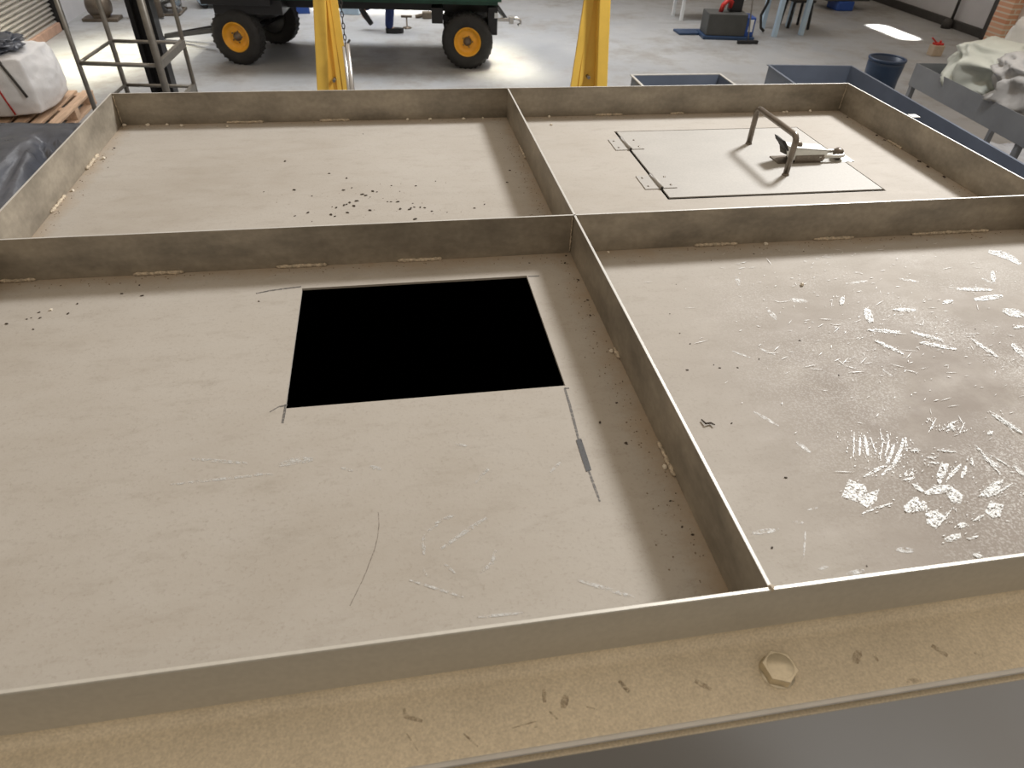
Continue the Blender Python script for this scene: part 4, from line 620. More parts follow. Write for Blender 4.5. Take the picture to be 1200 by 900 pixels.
# ------------------------------------------------------------------ loose crumbs on the deck
def crumb_mesh(name, seed, sx_, sy_, sz_, material):
    random.seed(seed); t = bmesh.new(); bmesh.ops.create_icosphere(t, subdivisions=2, radius=1)
    for v in t.verts:
        d = 1+.35*noise.noise(v.co*1.7+Vector((seed, 0, 0)))+.2*noise.noise(v.co*4+Vector((0, seed, 0)))
        v.co = Vector((v.co.x*d*sx_, v.co.y*d*sy_, (v.co.z*d)*sz_))
    zmin = min(v.co.z for v in t.verts)
    for v in t.verts: v.co.z = max(v.co.z-zmin-sz_*.3, 0)
    me = bpy.data.meshes.new(name); t.to_mesh(me); t.free(); me.materials.append(material); return me
def scatter(name, pts_, meshes, label, cat, group, lo, hi, seed):
    random.seed(seed); first = None
    for i, (x, y) in enumerate(pts_):
        x = min(max(x, XL+.012), XR-.012); y = min(max(y, YF+.012), YB-.012)
        if abs(x) < .010: x = math.copysign(.010, x)
        if abs(y) < .010: y = math.copysign(.010, y)
        if first is None:
            o = bpy.data.objects.new(name, meshes[0]); first = o
        else:
            o = first.copy(); o.data = meshes[i % len(meshes)]; o.name = name
        COL.objects.link(o); s_ = random.uniform(lo, hi)
        o.location = (x, y, ZD+.0001); o.scale = (s_, s_, s_); o.rotation_euler = (0, 0, random.uniform(0, 6.28))
        tag(o, label, cat, group)
fm = [crumb_mesh('rust_flake', k, .0042, .0024, .0012, M['flake']) for k in range(4)]
cm = [crumb_mesh('weld_crumb', k+9, .0042, .0034, .0030, M['chip']) for k in range(4)]
scatter('rust_flake', RL, fm, 'dark rust flake lying on the rear left panel of the tank top', 'flake', 'dark flakes on the rear left panel', .35, 1.0, 1)
scatter('rust_flake', FL, fm, 'dark rust flake lying on the front left panel of the tank top', 'flake', 'dark flakes on the front left panel', .3, .7, 2)
scatter('rust_flake', FR, fm, 'dark rust flake lying on the front right panel of the tank top', 'flake', 'dark flakes on the front right panel', .25, .5, 3)
scatter('rust_flake', RR, fm, 'dark rust flake lying on the rear right panel at the foot of its right rim', 'flake', 'dark flakes on the rear right panel', .8, 1.5, 4)
wb = [p for p in WH if p[1] > .6]; wf = [p for p in WH if p[1] <= .6]
scatter('weld_crumb', wb, cm, 'pale weld crumb at the foot of the back rim of the tank top', 'crumb', 'pale crumbs along the back rim', .8, 1.3, 5)
scatter('weld_crumb', wf, cm, 'pale weld crumb at the foot of a side rim or divider of the tank top', 'crumb', 'pale crumbs along the other plates', .6, 1.2, 6)
tag(MB().tube([(p[0], p[1], ZD+.0022+.001*(k % 2)) for k, p in enumerate(CURL)], [.0009, .0014, .0014, .0008], 7).build('metal_curl', M['flake']), 'small dark curled metal shaving on the front right panel beside the centre divider', 'shaving')
# grit gathered at the foot of the plates (uncountable)
random.seed(5); gm = MB()
def grain(x, y, s_):
    m_ = Matrix.Translation((x, y, ZD)) @ Matrix.Rotation(random.uniform(0, 6), 4, 'Z')
    gm.prism([(s_, 0), (.2*s_, .7*s_), (-.8*s_, .3*s_), (-.4*s_, -.7*s_)], .0001, s_*.7, m_)
for k in range(900):
    s_ = random.uniform(.0005, .0013)
    q = random.random(); u = abs(random.gauss(0, .012))+.004
    if q < .25: grain(random.uniform(XL+.02, XR-.02), YB-T-u, s_)
    elif q < .45: grain(random.uniform(XL+.02, XR-.02), -T-u, s_)
    elif q < .62: grain(-T-u*1.6, random.uniform(YF+.02, -.02), s_)
    elif q < .74: grain(-T-u*1.4, random.uniform(.02, YB-.02), s_)
    elif q < .86: grain(XR-T-u*1.4, random.uniform(.02, YB-.02), s_)
    elif q < .95: grain(XL+T+u, random.uniform(.02, YB-.02), s_)
    else:
        grain(min(-.01, random.gauss(-.33, .12)), max(.02, random.gauss(.24, .06)), s_*.8)
tag(gm.build('grit', M['grit']), 'brown grit gathered along the plates on the tank top', 'grit', kind='stuff')
# paper tag on the right rim
pt = MB().box(XR+.001, XR+.022, .452, .474, ZR+.0005, ZR+.0012); pt.box(XR+.0006, XR+.0014, .452, .474, ZR-.02, ZR+.0012)
tag(pt.build('paper_tag', M['paper']), 'small white tag folded over the right rim of the tank', 'tag')

# ------------------------------------------------------------------ yellow gantry frame behind the tank
gan = thing('gantry_frame', 'yellow steel gantry frame with two A-shaped legs behind the tank', 'gantry', (.25, 4.04, 0))
def gx(x): return x-.25
def leg_pair(outer_top, outer_bot, inner_top, inner_bot, sgn):
    zt, zb_ = 2.25, .06
    o = MB(); o.bar((gx(outer_bot), 0, zb_), (gx(outer_top), 0, zt), .078, .08); o.build('leg', M['yellow'], gan)
    i_ = MB()
    a = Vector((gx(inner_bot), .05, zb_)); b = Vector((gx(inner_top), .05, zt))
    i_.bar(a, b, .022, .05); i_.build('brace', M['yellow'], gan)
    s_ = MB(); a2 = a+Vector((sgn*.075, 0, 0)); b2 = b+Vector((sgn*.012, 0, 0)); s_.bar(a2, b2, .016, .03); s_.build('brace', M['yellow'], gan)
    wv = MB()
    m_ = Matrix(((1, 0, 0, 0), (0, 0, -1, .06), (0, 1, 0, 0), (0, 0, 0, 1)))
    wv.prism([(gx(outer_bot), .1), (gx(inner_bot), .1), (gx(inner_top), zt-.1), (gx(outer_top), zt-.1)], -.004, .004, m_)
    wv.build('web_plate', M['yellow'], gan)
    z_ = 1.06; f_ = z_/zt; xm = (outer_bot+(outer_top-outer_bot)*f_)*.5+(inner_bot+(inner_top-inner_bot)*f_)*.5
    bl = MB().cyl((gx(xm), .056, z_), (gx(xm), .0, z_), .012, 6); bl.build('bolt', M['galv'], gan)
    ft = MB(); ft.box(gx(min(outer_bot, inner_bot))-.1, gx(max(outer_bot, inner_bot))+.1, -.09, .14, 0, .06, bev=.006); ft.build('foot_plate', M['yellow'], gan)
leg_pair(-.641, -.866, -.640, -.588, -1)
leg_pair(1.166, 1.351, 1.170, 1.005, 1)
bm_ = MB(); bm_.box(-1.3, 1.3, -.06, .1, 2.25, 2.27); bm_.box(-1.3, 1.3, -.06, .1, 2.41, 2.43); bm_.box(-1.3, 1.3, .012, .028, 2.27, 2.41); bm_.build('top_beam', M['yellow'], gan)
pl = MB(); pl.tube([(-.560, 3.93, 1.33), (-.562, 3.93, .35)], .016, 12); pl.tube([(-.585, 3.93, 1.31), (-.588, 3.93, .35)], .012, 10)
pole = tag(pl.build('hanging_rods', M['chrome']), 'pair of thin bright rods hanging beside the left yellow leg', 'rods')
cd = MB()
for k in range(27):
    z_ = 1.33+k*.034; a = k % 2
    pts_ = [(-.572+(.009*math.cos(q*math.pi/4) if a else 0), 3.93+(0 if a else .009*math.cos(q*math.pi/4)), z_+.02*math.sin(q*math.pi/4)) for q in range(9)]
    cd.tube(pts_, .0035, 6, cap=False)
cd.tube([(-.585, 3.93, 1.30), (-.560, 3.93, 1.32), (-.54, 3.93, 1.35)], .007, 8)
cd.build('hoist_chain', M['rope'], pole)
# ------------------------------------------------------------------ ladder tower, steel column
tw = thing('ladder_tower', 'square tower of galvanised ladder tube behind the rear left corner of the tank', 'ladder', (-2.02, 4.25, 0))
A_, B_, D_, C_ = (-.272, -.253), (-.232, .328), (.27, .27), (.24, -.33)
for p, r_ in ((A_, .015), (B_, .017), (D_, .015), (C_, .024)):
    MB().tube([(p[0], p[1], 0), (p[0], p[1], 2.35)], r_, 12).build('upright', M['galv'], tw)
for z_ in (.3, .6, .9, 1.2, 1.85, 2.25):
    MB().tube([(*A_, z_), (*C_, z_)], .013, 10).build('rung', M['galv'], tw)
    MB().tube([(*B_, z_), (*D_, z_)], .012, 10).build('rung', M['galv'], tw)
    MB().tube([(*A_, z_), (*B_, z_)], .011, 10).build('rung', M['galv'], tw)
    MB().bar((*C_, z_), (*D_, z_), .03, .05).build('rung', M['galv'], tw)
colm = MB()
colm.box(-.085, -.05, -.07, .07, .015, 3.0, bev=.003); colm.box(.05, .085, -.07, .07, .015, 3.0, bev=.003); colm.box(-.05, .05, -.01, .01, .015, 3.0); colm.box(-.15, .15, -.12, .12, 0, .015, bev=.003)
co = colm.build('steel_column', M['black_metal']); co.location = (-2.11, 5.0, 0); tag(co, 'dark steel column standing close behind the ladder tower', 'column')

# ------------------------------------------------------------------ trailer
yaw = math.atan2(-.29, 2.89)
trl = thing('farm_trailer', 'low dark green trailer with amber wheel rims, standing behind the yellow gantry', 'trailer', (-.695, 8.555, 0), yaw)
def wheel_at(lx, ly, steer, name='wheel', flip=1):
    mt_ = Matrix.Translation((lx, ly, .325)) @ Matrix.Rotation(steer, 4, 'Z') @ Matrix.Rotation(R(90), 4, 'X')
    if flip < 0: mt_ = mt_ @ Matrix.Rotation(R(180), 4, 'X')
    # +Z of the lathe points towards the near (outer) side
    ty = MB(); ty.lathe([(.172, -.085), (.20, -.10), (.25, -.108), (.292, -.098), (.318, -.075), (.325, -.04), (.325, .04), (.318, .075), (.292, .098), (.25, .108), (.20, .10), (.172, .085)], 48, mt_, closed=True)
    for k in range(30):
        a = 2*math.pi*k/30
        for s_ in (-1, 1):
            mm = mt_ @ Matrix.Rotation(a+(.05 if s_ > 0 else 0), 4, 'Z') @ Matrix.Translation((.322, 0, s_*.042)) @ Matrix.Rotation(s_*.5, 4, 'X')
            ty.box(-.004, .008, -.012, .012, -.036, .036, mm)
    wo = ty.build(name, M['tire'], trl)
    rm = MB(); rm.lathe([(0, .035), (.055, .035), (.06, .045), (.075, .045), (.085, .03), (.125, .028), (.145, .05), (.158, .084), (.166, .092), (.174, .092), (.174, .08), (.168, -.085), (.14, -.06), (.05, 0), (0, 0)], 40, mt_)
    rm.build('wheel_rim', M['yellow_rim'], wo)
    hb = MB(); hb.lathe([(0, .085), (.026, .083), (.034, .07), (.040, .045), (.052, .045), (.052, .034), (0, .034)], 20, mt_)
    for k in range(5):
        hb.lathe([(0, .062), (.009, .06), (.009, .042), (0, .042)], 6, mt_ @ Matrix.Translation((.066*math.cos(k*1.2566), .066*math.sin(k*1.2566), 0)))
    hb.build('wheel_hub', M['brown_metal'], wo)
    MB().lathe([(0, -.082), (.150, -.082), (.166, -.092), (.176, -.088), (.176, -.08), (.150, -.07), (0, -.07)], 32, mt_).build('brake_drum', M['black_metal'], wo)
    return wo
wheel_at(-1.452, 0, R(-12), flip=1)
wheel_at(1.452, 0, 0)
st = R(-12)
wheel_at(-1.452+1.1*math.sin(-st), 1.1*math.cos(st), R(-12), flip=-1)
wheel_at(1.452, 1.1, 0, flip=-1)
bd = MB(); bd.box(-1.72, 1.86, -.12, 1.24, .80, .86, bev=.006)
for k in range(4): bd.box(-1.7, 1.84, -.06+k*.36, .02+k*.36, .75, .80)
bd.build('trailer_bed', M['green'], trl)
for (a, b, c, d) in ((-1.72, 1.86, -.14, -.12), (-1.72, 1.86, 1.24, 1.26)):
    sd = MB(); sd.box(a, b, c, d, .80, 1.16, bev=.004)
    for k in range(8): sd.box(a+.1+k*.48, a+.14+k*.48, c-.012 if c < 0 else d, c if c < 0 else d+.012, .80, 1.16)
    sd.build('side_board', M['green'], trl)
MB().box(-1.74, -1.72, -.14, 1.26, .80, 1.16, bev=.004).build('end_board', M['green'], trl)
MB().box(1.86, 1.88, -.14, 1.26, .80, 1.16, bev=.004).build('end_board', M['green'], trl)
MB().box(-1.78, -.95, -.17, 1.28, .70, 1.14, bev=.012).build('tool_box', M['black_metal'], trl)
ch = MB(); ch.box(-1.7, 1.84, .22, .30, .62, .75, bev=.004); ch.box(-1.7, 1.84, .82, .90, .62, .75, bev=.004)
for x in (-1.0, -.2, .6): ch.box(x-.03, x+.03, .30, .82, .65, .73)
ch.build('chassis', M['black_metal'], trl)
ax = MB(); ax.cyl((1.452, .06, .325), (1.452, 1.04, .325), .04, 12)
for y in (.26, .86):
    ax.bar((1.12, y, .56), (1.452, y, .40), .05, .06); ax.bar((1.452, y, .40), (1.78, y, .56), .05, .06)
ax.box(1.00, 1.14, -.02, .34, .52, .70, bev=.008); ax.box(1.72, 1.84, -.02, .34, .40, .72, bev=.008)
ax.bar((1.84, .15, .70), (1.98, .4, .50), .03, .05)
ax.build('rear_axle', M['black_metal'], trl)
fa = MB(); dx, dy = -math.sin(st), math.cos(st)
p0 = Vector((-1.452, 0, .325)); q0 = p0+Vector((1.1*dx, 1.1*dy, 0)); md = (p0+q0)/2
fa.cyl(p0+Vector((dx, dy, 0))*.06, q0-Vector((dx, dy, 0))*.06, .04, 12)
fa.lathe([(0, .46), (.30, .46), (.32, .50), (.32, .58), (0, .58)], 28, Matrix.Translation((md.x, md.y, 0)))
fa.bar(p0+Vector((dx*.2, dy*.2, .0)), p0+Vector((dx*.2, dy*.2, .16)), .1, .1); fa.bar(q0-Vector((dx*.2, dy*.2, .0)), q0-Vector((dx*.2, dy*.2, -.16)), .1, .1)
fa.bar(p0+Vector((dx*.1, dy*.1, .16)), q0+Vector((-dx*.1, -dy*.1, .16)), .08, .06)
fa.box(md.x-.33, md.x+.5, md.y-.62, md.y+.62, .585, .75, bev=.01)
fa.build('front_turntable', M['black_metal'], trl)
db = MB(); inv = Matrix.Rotation(-yaw, 4, 'Z') @ Matrix.Translation((.695, -8.555, 0))
tip = inv @ Vector((-3.36, 9.95, .05))
s1 = p0+Vector((dx*.3, dy*.3, .05)); s2 = q0-Vector((dx*.3, dy*.3, -.05))
db.bar(s1, tip, .05, .06); db.bar(s2, tip, .05, .06)
db.tube([tip+Vector((.04*math.cos(k*math.pi/6)-.05, .04*math.sin(k*math.pi/6), -.02)) for k in range(13)], .014, 8)
db.build('drawbar', M['black_metal'], trl)
hk = MB(); hk.bar((1.84, .2, .54), (2.06, .2, .54), .04, .04); hk.tube([(2.04, .2, .55), (2.10, .2, .56), (2.15, .2, .54), (2.16, .2, .50), (2.12, .2, .48)], .018, 10); hk.box(2.0, 2.06, .14, .26, .50, .58, bev=.006)
tag(hk.build('tow_hook', M['chrome'], trl), 'bright steel tow hook')
tl = MB().box(1.80, 1.845, -.03, -.021, .60, .66, bev=.004); tl.build('reflector', M['white_paint'], trl)

# ------------------------------------------------------------------ person behind the trailer, walking to the right
per = thing('person', 'person in dark blue work trousers and black shoes walking behind the green trailer', 'person', (-.24, 10.43, 0))
J = [(0, 0, .93, .125), (0, 0, 1.12, .12), (0.02, 0, 1.36, .135), (.03, 0, 1.46, .068), (.045, 0, 1.53, .075), (.06, 0, 1.62, .108), (.055, 0, 1.715, .105),
     (.0, -.10, .88, .088), (.06, -.10, .50, .058), (.0, -.10, .09, .042), (.05, -.10, .045, .04), (.16, -.10, .035, .033),
     (-.03, .10, .88, .088), (-.12, .10, .50, .058), (-.38, .10, .26, .042), (-.36, .10, .20, .04), (-.28, .10, .13, .033),
     (.02, -.18, 1.40, .052), (-.06, -.22, 1.14, .042), (.05, -.22, .93, .03), (.07, -.22, .87, .036),
     (.02, .18, 1.40, .052), (.10, .22, 1.15, .042), (.28, .21, 1.03, .03), (.34, .21, 1.01, .036)]
E_ = [(0, 1), (1, 2), (2, 3), (3, 4), (4, 5), (5, 6), (0, 7), (7, 8), (8, 9), (9, 10), (10, 11), (0, 12), (12, 13), (13, 14), (14, 15), (15, 16), (2, 17), (17, 18), (18, 19), (19, 20), (2, 21), (21, 22), (22, 23), (23, 24)]
def fingers(base, d, j0):
    for k, (o_, L_) in enumerate(((-.024, .07), (-.008, .08), (.008, .075), (.024, .06))):
        b_ = Vector(base)+Vector((0, o_, 0)); d_ = Vector(d).normalized()
        i0 = len(J); J.append((*(b_+d_*.02), .010)); J.append((*(b_+d_*(.02+L_*.5)), .009)); J.append((*(b_+d_*(.02+L_*.9)+Vector((.01, 0, -.01))), .008))
        E_.extend([(j0, i0), (i0, i0+1), (i0+1, i0+2)])
    i0 = len(J); J.append((base[0]+.02, base[1], base[2]+.012, .011)); J.append((base[0]+.045, base[1], base[2]-.015, .009)); E_.extend([(j0, i0), (i0, i0+1)])
fingers((.08, -.22, .85), (.15, 0, -1), 20); fingers((.36, .21, 1.0), (1, 0, -.2), 24)
body = skin_mesh('body', J, E_, M['skin'], per)
TJ = [(0, 0, .95, .17), (0, 0, 1.18, .165), (.0, -.10, .88, .105), (.06, -.10, .50, .078), (.005, -.10, .05, .066), (-.03, .10, .88, .105), (-.12, .10, .50, .078), (-.35, .10, .285, .066)]
skin_mesh('work_trousers', TJ, [(0, 1), (0, 2), (2, 3), (3, 4), (0, 5), (5, 6), (6, 7)], M['overalls'], per)
SJ = [(0, 0, .93, .185), (0.01, 0, 1.16, .18), (.02, 0, 1.38, .175), (.035, 0, 1.51, .085), (.02, -.18, 1.40, .07), (-.06, -.22, 1.14, .058), (.035, -.22, .97, .046), (.02, .18, 1.40, .07), (.10, .22, 1.15, .058), (.25, .21, 1.05, .046)]
skin_mesh('work_jacket', SJ, [(0, 1), (1, 2), (2, 3), (2, 4), (4, 5), (5, 6), (2, 7), (7, 8), (8, 9)], M['overalls'], per)
sh_ = MB(); sh_.prism([(-.07, -.045), (-.08, 0), (-.07, .045), (.06, .05), (.16, .045), (.20, 0), (.16, -.045), (.06, -.05)], 0, .075, Matrix.Translation((.03, -.10, 0)), bev=.018); sh_.build('shoe', M['boot'], per)
sh_ = MB(); sh_.prism([(-.07, -.045), (-.08, 0), (-.07, .045), (.06, .05), (.16, .045), (.20, 0), (.16, -.045), (.06, -.05)], 0, .075, Matrix.Translation((-.385, .10, .22)) @ Matrix.Rotation(R(58), 4, 'Y'), bev=.018); sh_.build('shoe', M['boot'], per)
hr = MB(); t = bmesh.new(); bmesh.ops.create_icosphere(t, subdivisions=3, radius=1)
for v in t.verts: v.co = Vector((.045+v.co.x*.102, v.co.y*.088, max(1.70+v.co.z*.10, 1.665-.03*(v.co.x < 0))))
for f in t.faces: f.smooth = True
hr._merge(t); hr.build('hair', M['hair'], per)
fc = MB(); fc.lathe([(0, .022), (.006, .018), (.013, 0), (0, 0)], 10, Matrix.Translation((.152, 0, 1.645)) @ Matrix.Rotation(R(90), 4, 'Y'))
for s_ in (-1, 1): fc.lathe([(0, .008), (.02, .006), (.028, 0), (0, 0)], 12, Matrix.Translation((.055, s_*.085, 1.65)) @ Matrix.Rotation(-s_*R(90), 4, 'X'))
fc.build('nose_and_ears', M['skin'], per)
ey = MB()
for s_ in (-1, 1): ey.lathe([(0, .006), (.008, .004), (.012, 0), (0, 0)], 10, Matrix.Translation((.146, s_*.032, 1.665)) @ Matrix.Rotation(R(90), 4, 'Y'))
ey.box(.136, .154, -.022, .022, 1.600, 1.606); ey.build('eyes_and_mouth', M['hair'], per)

# ------------------------------------------------------------------ open steel bins behind the tank, right
def bin_(name, label, x0, x1, y0, y1, zt, loc, rim):
    o = thing(name, label, 'bin', (loc[0], loc[1], 0), 0)
    a0, a1, b0, b1 = x0-loc[0], x1-loc[0], y0-loc[1], y1-loc[1]; w_ = .006
    for (p, q, r_, s_) in ((a0, a1, b1-w_, b1), (a0, a1, b0, b0+w_), (a0, a0+w_, b0+w_, b1-w_), (a1-w_, a1, b0+w_, b1-w_)):
        MB().box(p, q, r_, s_, .35, zt, bev=.001).build('bin_wall', M['dark_steel'], o)
    MB().box(a0+w_, a1-w_, b0+w_, b1-w_, .35, .36).build('bin_floor', M['dark_steel'], o)
    rm_ = MB()
    for (p, q, r_, s_) in ((a0-.012, a1+.012, b1-w_, b1+.012), (a0-.012, a1+.012, b0-.012, b0+w_), (a0-.012, a0+w_, b0, b1), (a1-w_, a1+.012, b0, b1)):
        rm_.box(p, q, r_, s_, zt, zt+.006, bev=.001)
    rm_.build('bin_rim', rim, o)
    for x in (a0+.04, a1-.04):
        for y in (b0+.04, b1-.04): MB().box(x-.03, x+.03, y-.03, y+.03, 0, .35, bev=.004).build('leg', M['dark_steel'], o)
    return o
bin_('steel_bin', 'small open steel bin with a bright left edge, right of the right-hand yellow legs', 1.47, 2.16, 2.75, 3.94, 1.10, (1.8, 3.3), M['edge_steel'])
bin_('steel_bin', 'long open dark steel bin beyond the rear right corner of the tank', 2.67, 3.36, 1.3, 4.12, 1.10, (3.36, 4.12), M['dark_steel']).rotation_euler.z = R(-4)

# trough on legs with plastic sacks
tro = thing('steel_trough', 'long grey steel trough on legs, filled with plastic sacks, far right', 'trough', (4.39, 3.0, 0), R(-4.4))
for (a, b, c, d) in ((-.48, -.474, -1.6, 1.17), (.474, .48, -1.6, 1.17), (-.474, .474, 1.164, 1.17), (-.474, .474, -1.6, -1.594)):
    MB().box(a, b, c, d, .93, 1.10, bev=.001).build('trough_wall', M['mid_steel'], tro)
MB().box(-.474, .474, -1.594, 1.164, .93, .938).build('trough_floor', M['mid_steel'], tro)
for x in (-.455, .455):
    for y in (-1.5, -.2, 1.14): MB().box(x-.02, x+.02, y-.02, y+.02, 0, .93, bev=.003).build('leg', M['mid_steel'], tro)
MB().box(-.475, -.435, -1.5, .2, .52, .56, bev=.003).build('lower_rail', M['black_metal'], tro)

def sack(name, label, cat, loc, size, seed, material, rz=0.0, crumple=.35, group=None):
    t = bmesh.new(); bmesh.ops.create_icosphere(t, subdivisions=5, radius=1)
    off = Vector((seed*3.1, seed*1.7, seed*.9))
    for v in t.verts:
        n_ = v.co.normalized(); p = n_.copy()
        e_ = .62
        p = Vector([math.copysign(abs(c)**e_, c) for c in n_]); 
        wv = n_+.35*noise.noise_vector(n_*1.6+off); rid = 1-abs(noise.noise(wv*1.5+off))*2; rid2 = 1-abs(noise.noise(wv*3.4+off))*2; rid3 = noise.noise(n_*8+off)
        d = 1+crumple*(.34*rid+.13*rid2+.03*rid3-.24)
        v.co = Vector((p.x*d*size[0], p.y*d*size[1], p.z*d*size[2]))
    zmin = min(v.co.z for v in t.verts)
    for v in t.verts:
        v.co.z -= zmin
        if v.co.z < .12*size[2]: v.co.z *= .2
    for f in t.faces: f.smooth = True
    b_ = MB(); b_._merge(t); o = b_.build(name, material); o.location = loc; o.rotation_euler = (0, 0, rz)
    return tag(o, label, cat, group)
sack('plastic_sack', 'milky pale plastic sack heaped at the far end of the steel trough', 'sack', (4.34, 3.80, .94), (.34, .26, .19), 1, M['green_sack'], .5, .55)
sack('plastic_sack', 'rounded white plastic sack standing tallest behind the others in the trough', 'sack', (4.70, 3.86, .94), (.17, .19, .28), 2, M['white_bag'], .1, .35)
sack('plastic_sack', 'crumpled grey plastic sack lying in the middle of the trough', 'sack', (4.28, 3.16, .94), (.32, .31, .20), 3, M['grey_sack'], .2, 1.0)
sack('plastic_sack', 'pale grey sack bulging over the far side of the trough, above the crumpled ones', 'sack', (4.72, 3.15, .94), (.20, .38, .30), 6, M['grey_sack'], .1, .6)
sack('plastic_sack', 'crumpled grey sack at the near end of the trough, cut by the photo edge', 'sack', (4.36, 2.36, .94), (.34, .40, .20), 4, M['grey_sack'], .4, 1.0)
sack('film_bundle', 'crumpled bluish clear film lying on the floor under the trough', 'film', (5.5, 4.1, 0), (.40, .55, .12), 6, M['film'], .2, 1.0)

# drum and red-topped can
dr = thing('plastic_drum', 'open-topped navy blue plastic drum behind the long dark bin', 'drum', (5.02, 5.9, 0)); dr.scale = (.92, .92, 1)
MB().lathe([(0, 0), (.155, 0), (.165, .02), (.185, .2), (.192, .36), (.19, .52), (.196, .56), (.202, .64), (.202, .70), (.186, .70), (.178, .56), (.178, .3), (.15, .03), (0, .03)], 40).build('drum_body', M['blue_drum'], dr)
MB().lathe([(.186, .695), (.186, .715), (.211, .715), (.213, .70), (.205, .685)], 40, closed=True).build('drum_rim', M['blue_drum'], dr)
cn = thing('jerry_can', 'small tan can with a red top and lever, on the floor behind the sacks', 'can', (8.03, 8.83, 0)); cn.scale = (.55, .55, .5)
MB().box(-.16, .16, -.12, .12, 0, .30, bev=.02).build('can_body', M['tan'], cn)
tp = MB().box(-.12, .12, -.09, .09, .30, .36, bev=.015); tp.bar((-.05, 0, .35), (-.26, .0, .50), .035, .035); tp.cyl((.05, 0, .36), (.05, 0, .42), .03, 12); tp.build('can_top', M['red'], cn)

# ------------------------------------------------------------------ left: tarp, bulk bag on a pallet
def tarp_back(x): return 4.12 if x < -2.44 else (3.84 if x > -2.38 else 4.12-(x+2.44)/.06*.28)
def tarp_h(x, y):
    cx, cy = -2.67, 3.90
    u = x-cx; v = cy-y
    h = .80
    if u > 0 and v > 0:
        dpt = min(u, v)
        a = math.atan2(v, u)
        rad = math.hypot(u, v)
        h -= .42*(1-math.exp(-dpt*2.2))
        h += (.040*math.sin(a*15)+.020*math.sin(a*27+1))*min(1, rad*3)*math.exp(-rad*.9)*1.6*min(1, dpt*12)
    h += .012*noise.noise(Vector((x*4, y*4, 0)))+.006*noise.noise(Vector((x*11, y*11, 3)))
    e_ = min(x+4.1, -1.25-x, y-1.6, tarp_back(x)-y)
    if e_ < .05: h *= max(0, e_/.05)**.35
    return max(h, .004)
tb = MB(); tb.grid(110, 100, lambda a, b: (lambda x, y: Vector((x, y, tarp_h(x, y))))(-4.1+2.85*a, 1.6+(tarp_back(-4.1+2.85*a)-1.6)*b))
tag(tb.build('tarp_covered_load', M['tarp']), 'load covered with creased black plastic sheet beside the left of the tank', 'tarp')
pal = thing('wooden_pallet', 'wooden pallet under the white bulk bag', 'pallet', (-4.0, 6.58, 0), R(90))
for k in range(7): MB().box(-.56, .56, -.52+k*.158, -.42+k*.158, .118, .14, bev=.003).build('deck_board', M['wood'], pal)
for x in (-.5, 0, .5): MB().box(x-.05, x+.05, -.52, .53, .022, .118, bev=.003).build('bearer', M['wood'], pal)
for y in (-.47, 0, .48): MB().box(-.56, .56, y-.05, y+.05, 0, .022, bev=.003).build('base_board', M['wood'], pal)
bag = thing('bulk_bag', 'white woven bulk bag with a red seam, standing on the pallet by the left edge', 'bag', (-4.02, 6.58, .1405))
t = bmesh.new(); bmesh.ops.create_cube(t, size=2); bmesh.ops.subdivide_edges(t, edges=t.edges[:], cuts=24, use_grid_fill=True)
for v in t.verts:
    p = v.co.copy(); q = p.normalized()*1.25
    p = p.lerp(q, .42)
    taper = 1-.10*(p.z+1)/2
    d = .03*noise.noise(p*1.8)+.018*(1-abs(noise.noise(p*3.5+Vector((5, 2, 1))))*2)
    v.co = Vector((p.x*.42*taper*(1+d), p.y*.42*taper*(1+d), (p.z+1)*.26*(1+d*1.3)))
zmin = min(v.co.z for v in t.verts)
for v in t.verts: v.co.z = (v.co.z-zmin)
for f in t.faces: f.smooth = True
b_ = MB(); b_._merge(t); b_.build('bag_body', M['white_bag'], bag)
def strip(name, pts_, w_, material, par):
    MB().tube(pts_, w_, 8).build(name, material, par)
strip('red_seam', [(.05, -.40, .5), (.09, -.43, .38), (.13, -.435, .22), (.16, -.42, .06)], .009, M['red'], bag)
strip('lifting_strap', [(.16, -.30, .545), (.20, -.385, .50), (.27, -.425, .38), (.33, -.43, .22)], .012, M['rope'], bag)
sack('plastic_bundle', 'black plastic bundle lying on top of the white bulk bag', 'bundle', (-4.05, 6.5, .68), (.30, .24, .06), 8, M['tarp'], .2, .9)

# ------------------------------------------------------------------ far left: pump with pipes
pm = thing('pump_set', 'dull brown pump with a pipe and valves on the floor beyond the roller shutter', 'pump', (-4.35, 11.3, 0))
p_ = MB(); p_.lathe([(0, -.16), (.10, -.16), (.15, -.12), (.16, .1), (.10, .16), (0, .16)], 20, Matrix.Translation((-.2, -.1, .2)) @ Matrix.Rotation(R(90), 4, 'Y')); p_.box(-.45, .05, -.25, .05, 0, .045, bev=.006); p_.box(-.3, -.1, -.2, 0, .03, .12, bev=.01); p_.build('pump_body', M['brown_metal'], pm)
p_ = MB(); p_.tube([(-.1, -.1, .32), (.05, -.05, .42), (.5, 0, .42), (.62, 0, .36), (.62, 0, .02)], .05, 12); p_.build('pipe', M['brown_metal'], pm)
p_ = MB(); p_.lathe([(0, 0), (.09, 0), (.09, .02), (.03, .03), (.03, .12), (0, .12)], 18, Matrix.Translation((.3, 0, .46))); p_.build('valve', M['chrome'], pm)
rl_ = thing('cable_reel', 'bright steel reel on the floor left of the black drawbar', 'reel', (-3.7, 11.75, 0))
mt_ = Matrix.Translation((0, 0, .26)) @ Matrix.Rotation(R(75), 4, 'Y')
MB().lathe([(.06, -.13), (.25, -.13), (.26, -.12), (.25, -.11), (.13, -.10), (.13, .10), (.25, .11), (.26, .12), (.25, .13), (.06, .13)], 28, mt_, closed=True).build('reel_drum', M['chrome'], rl_)
fr_ = MB()
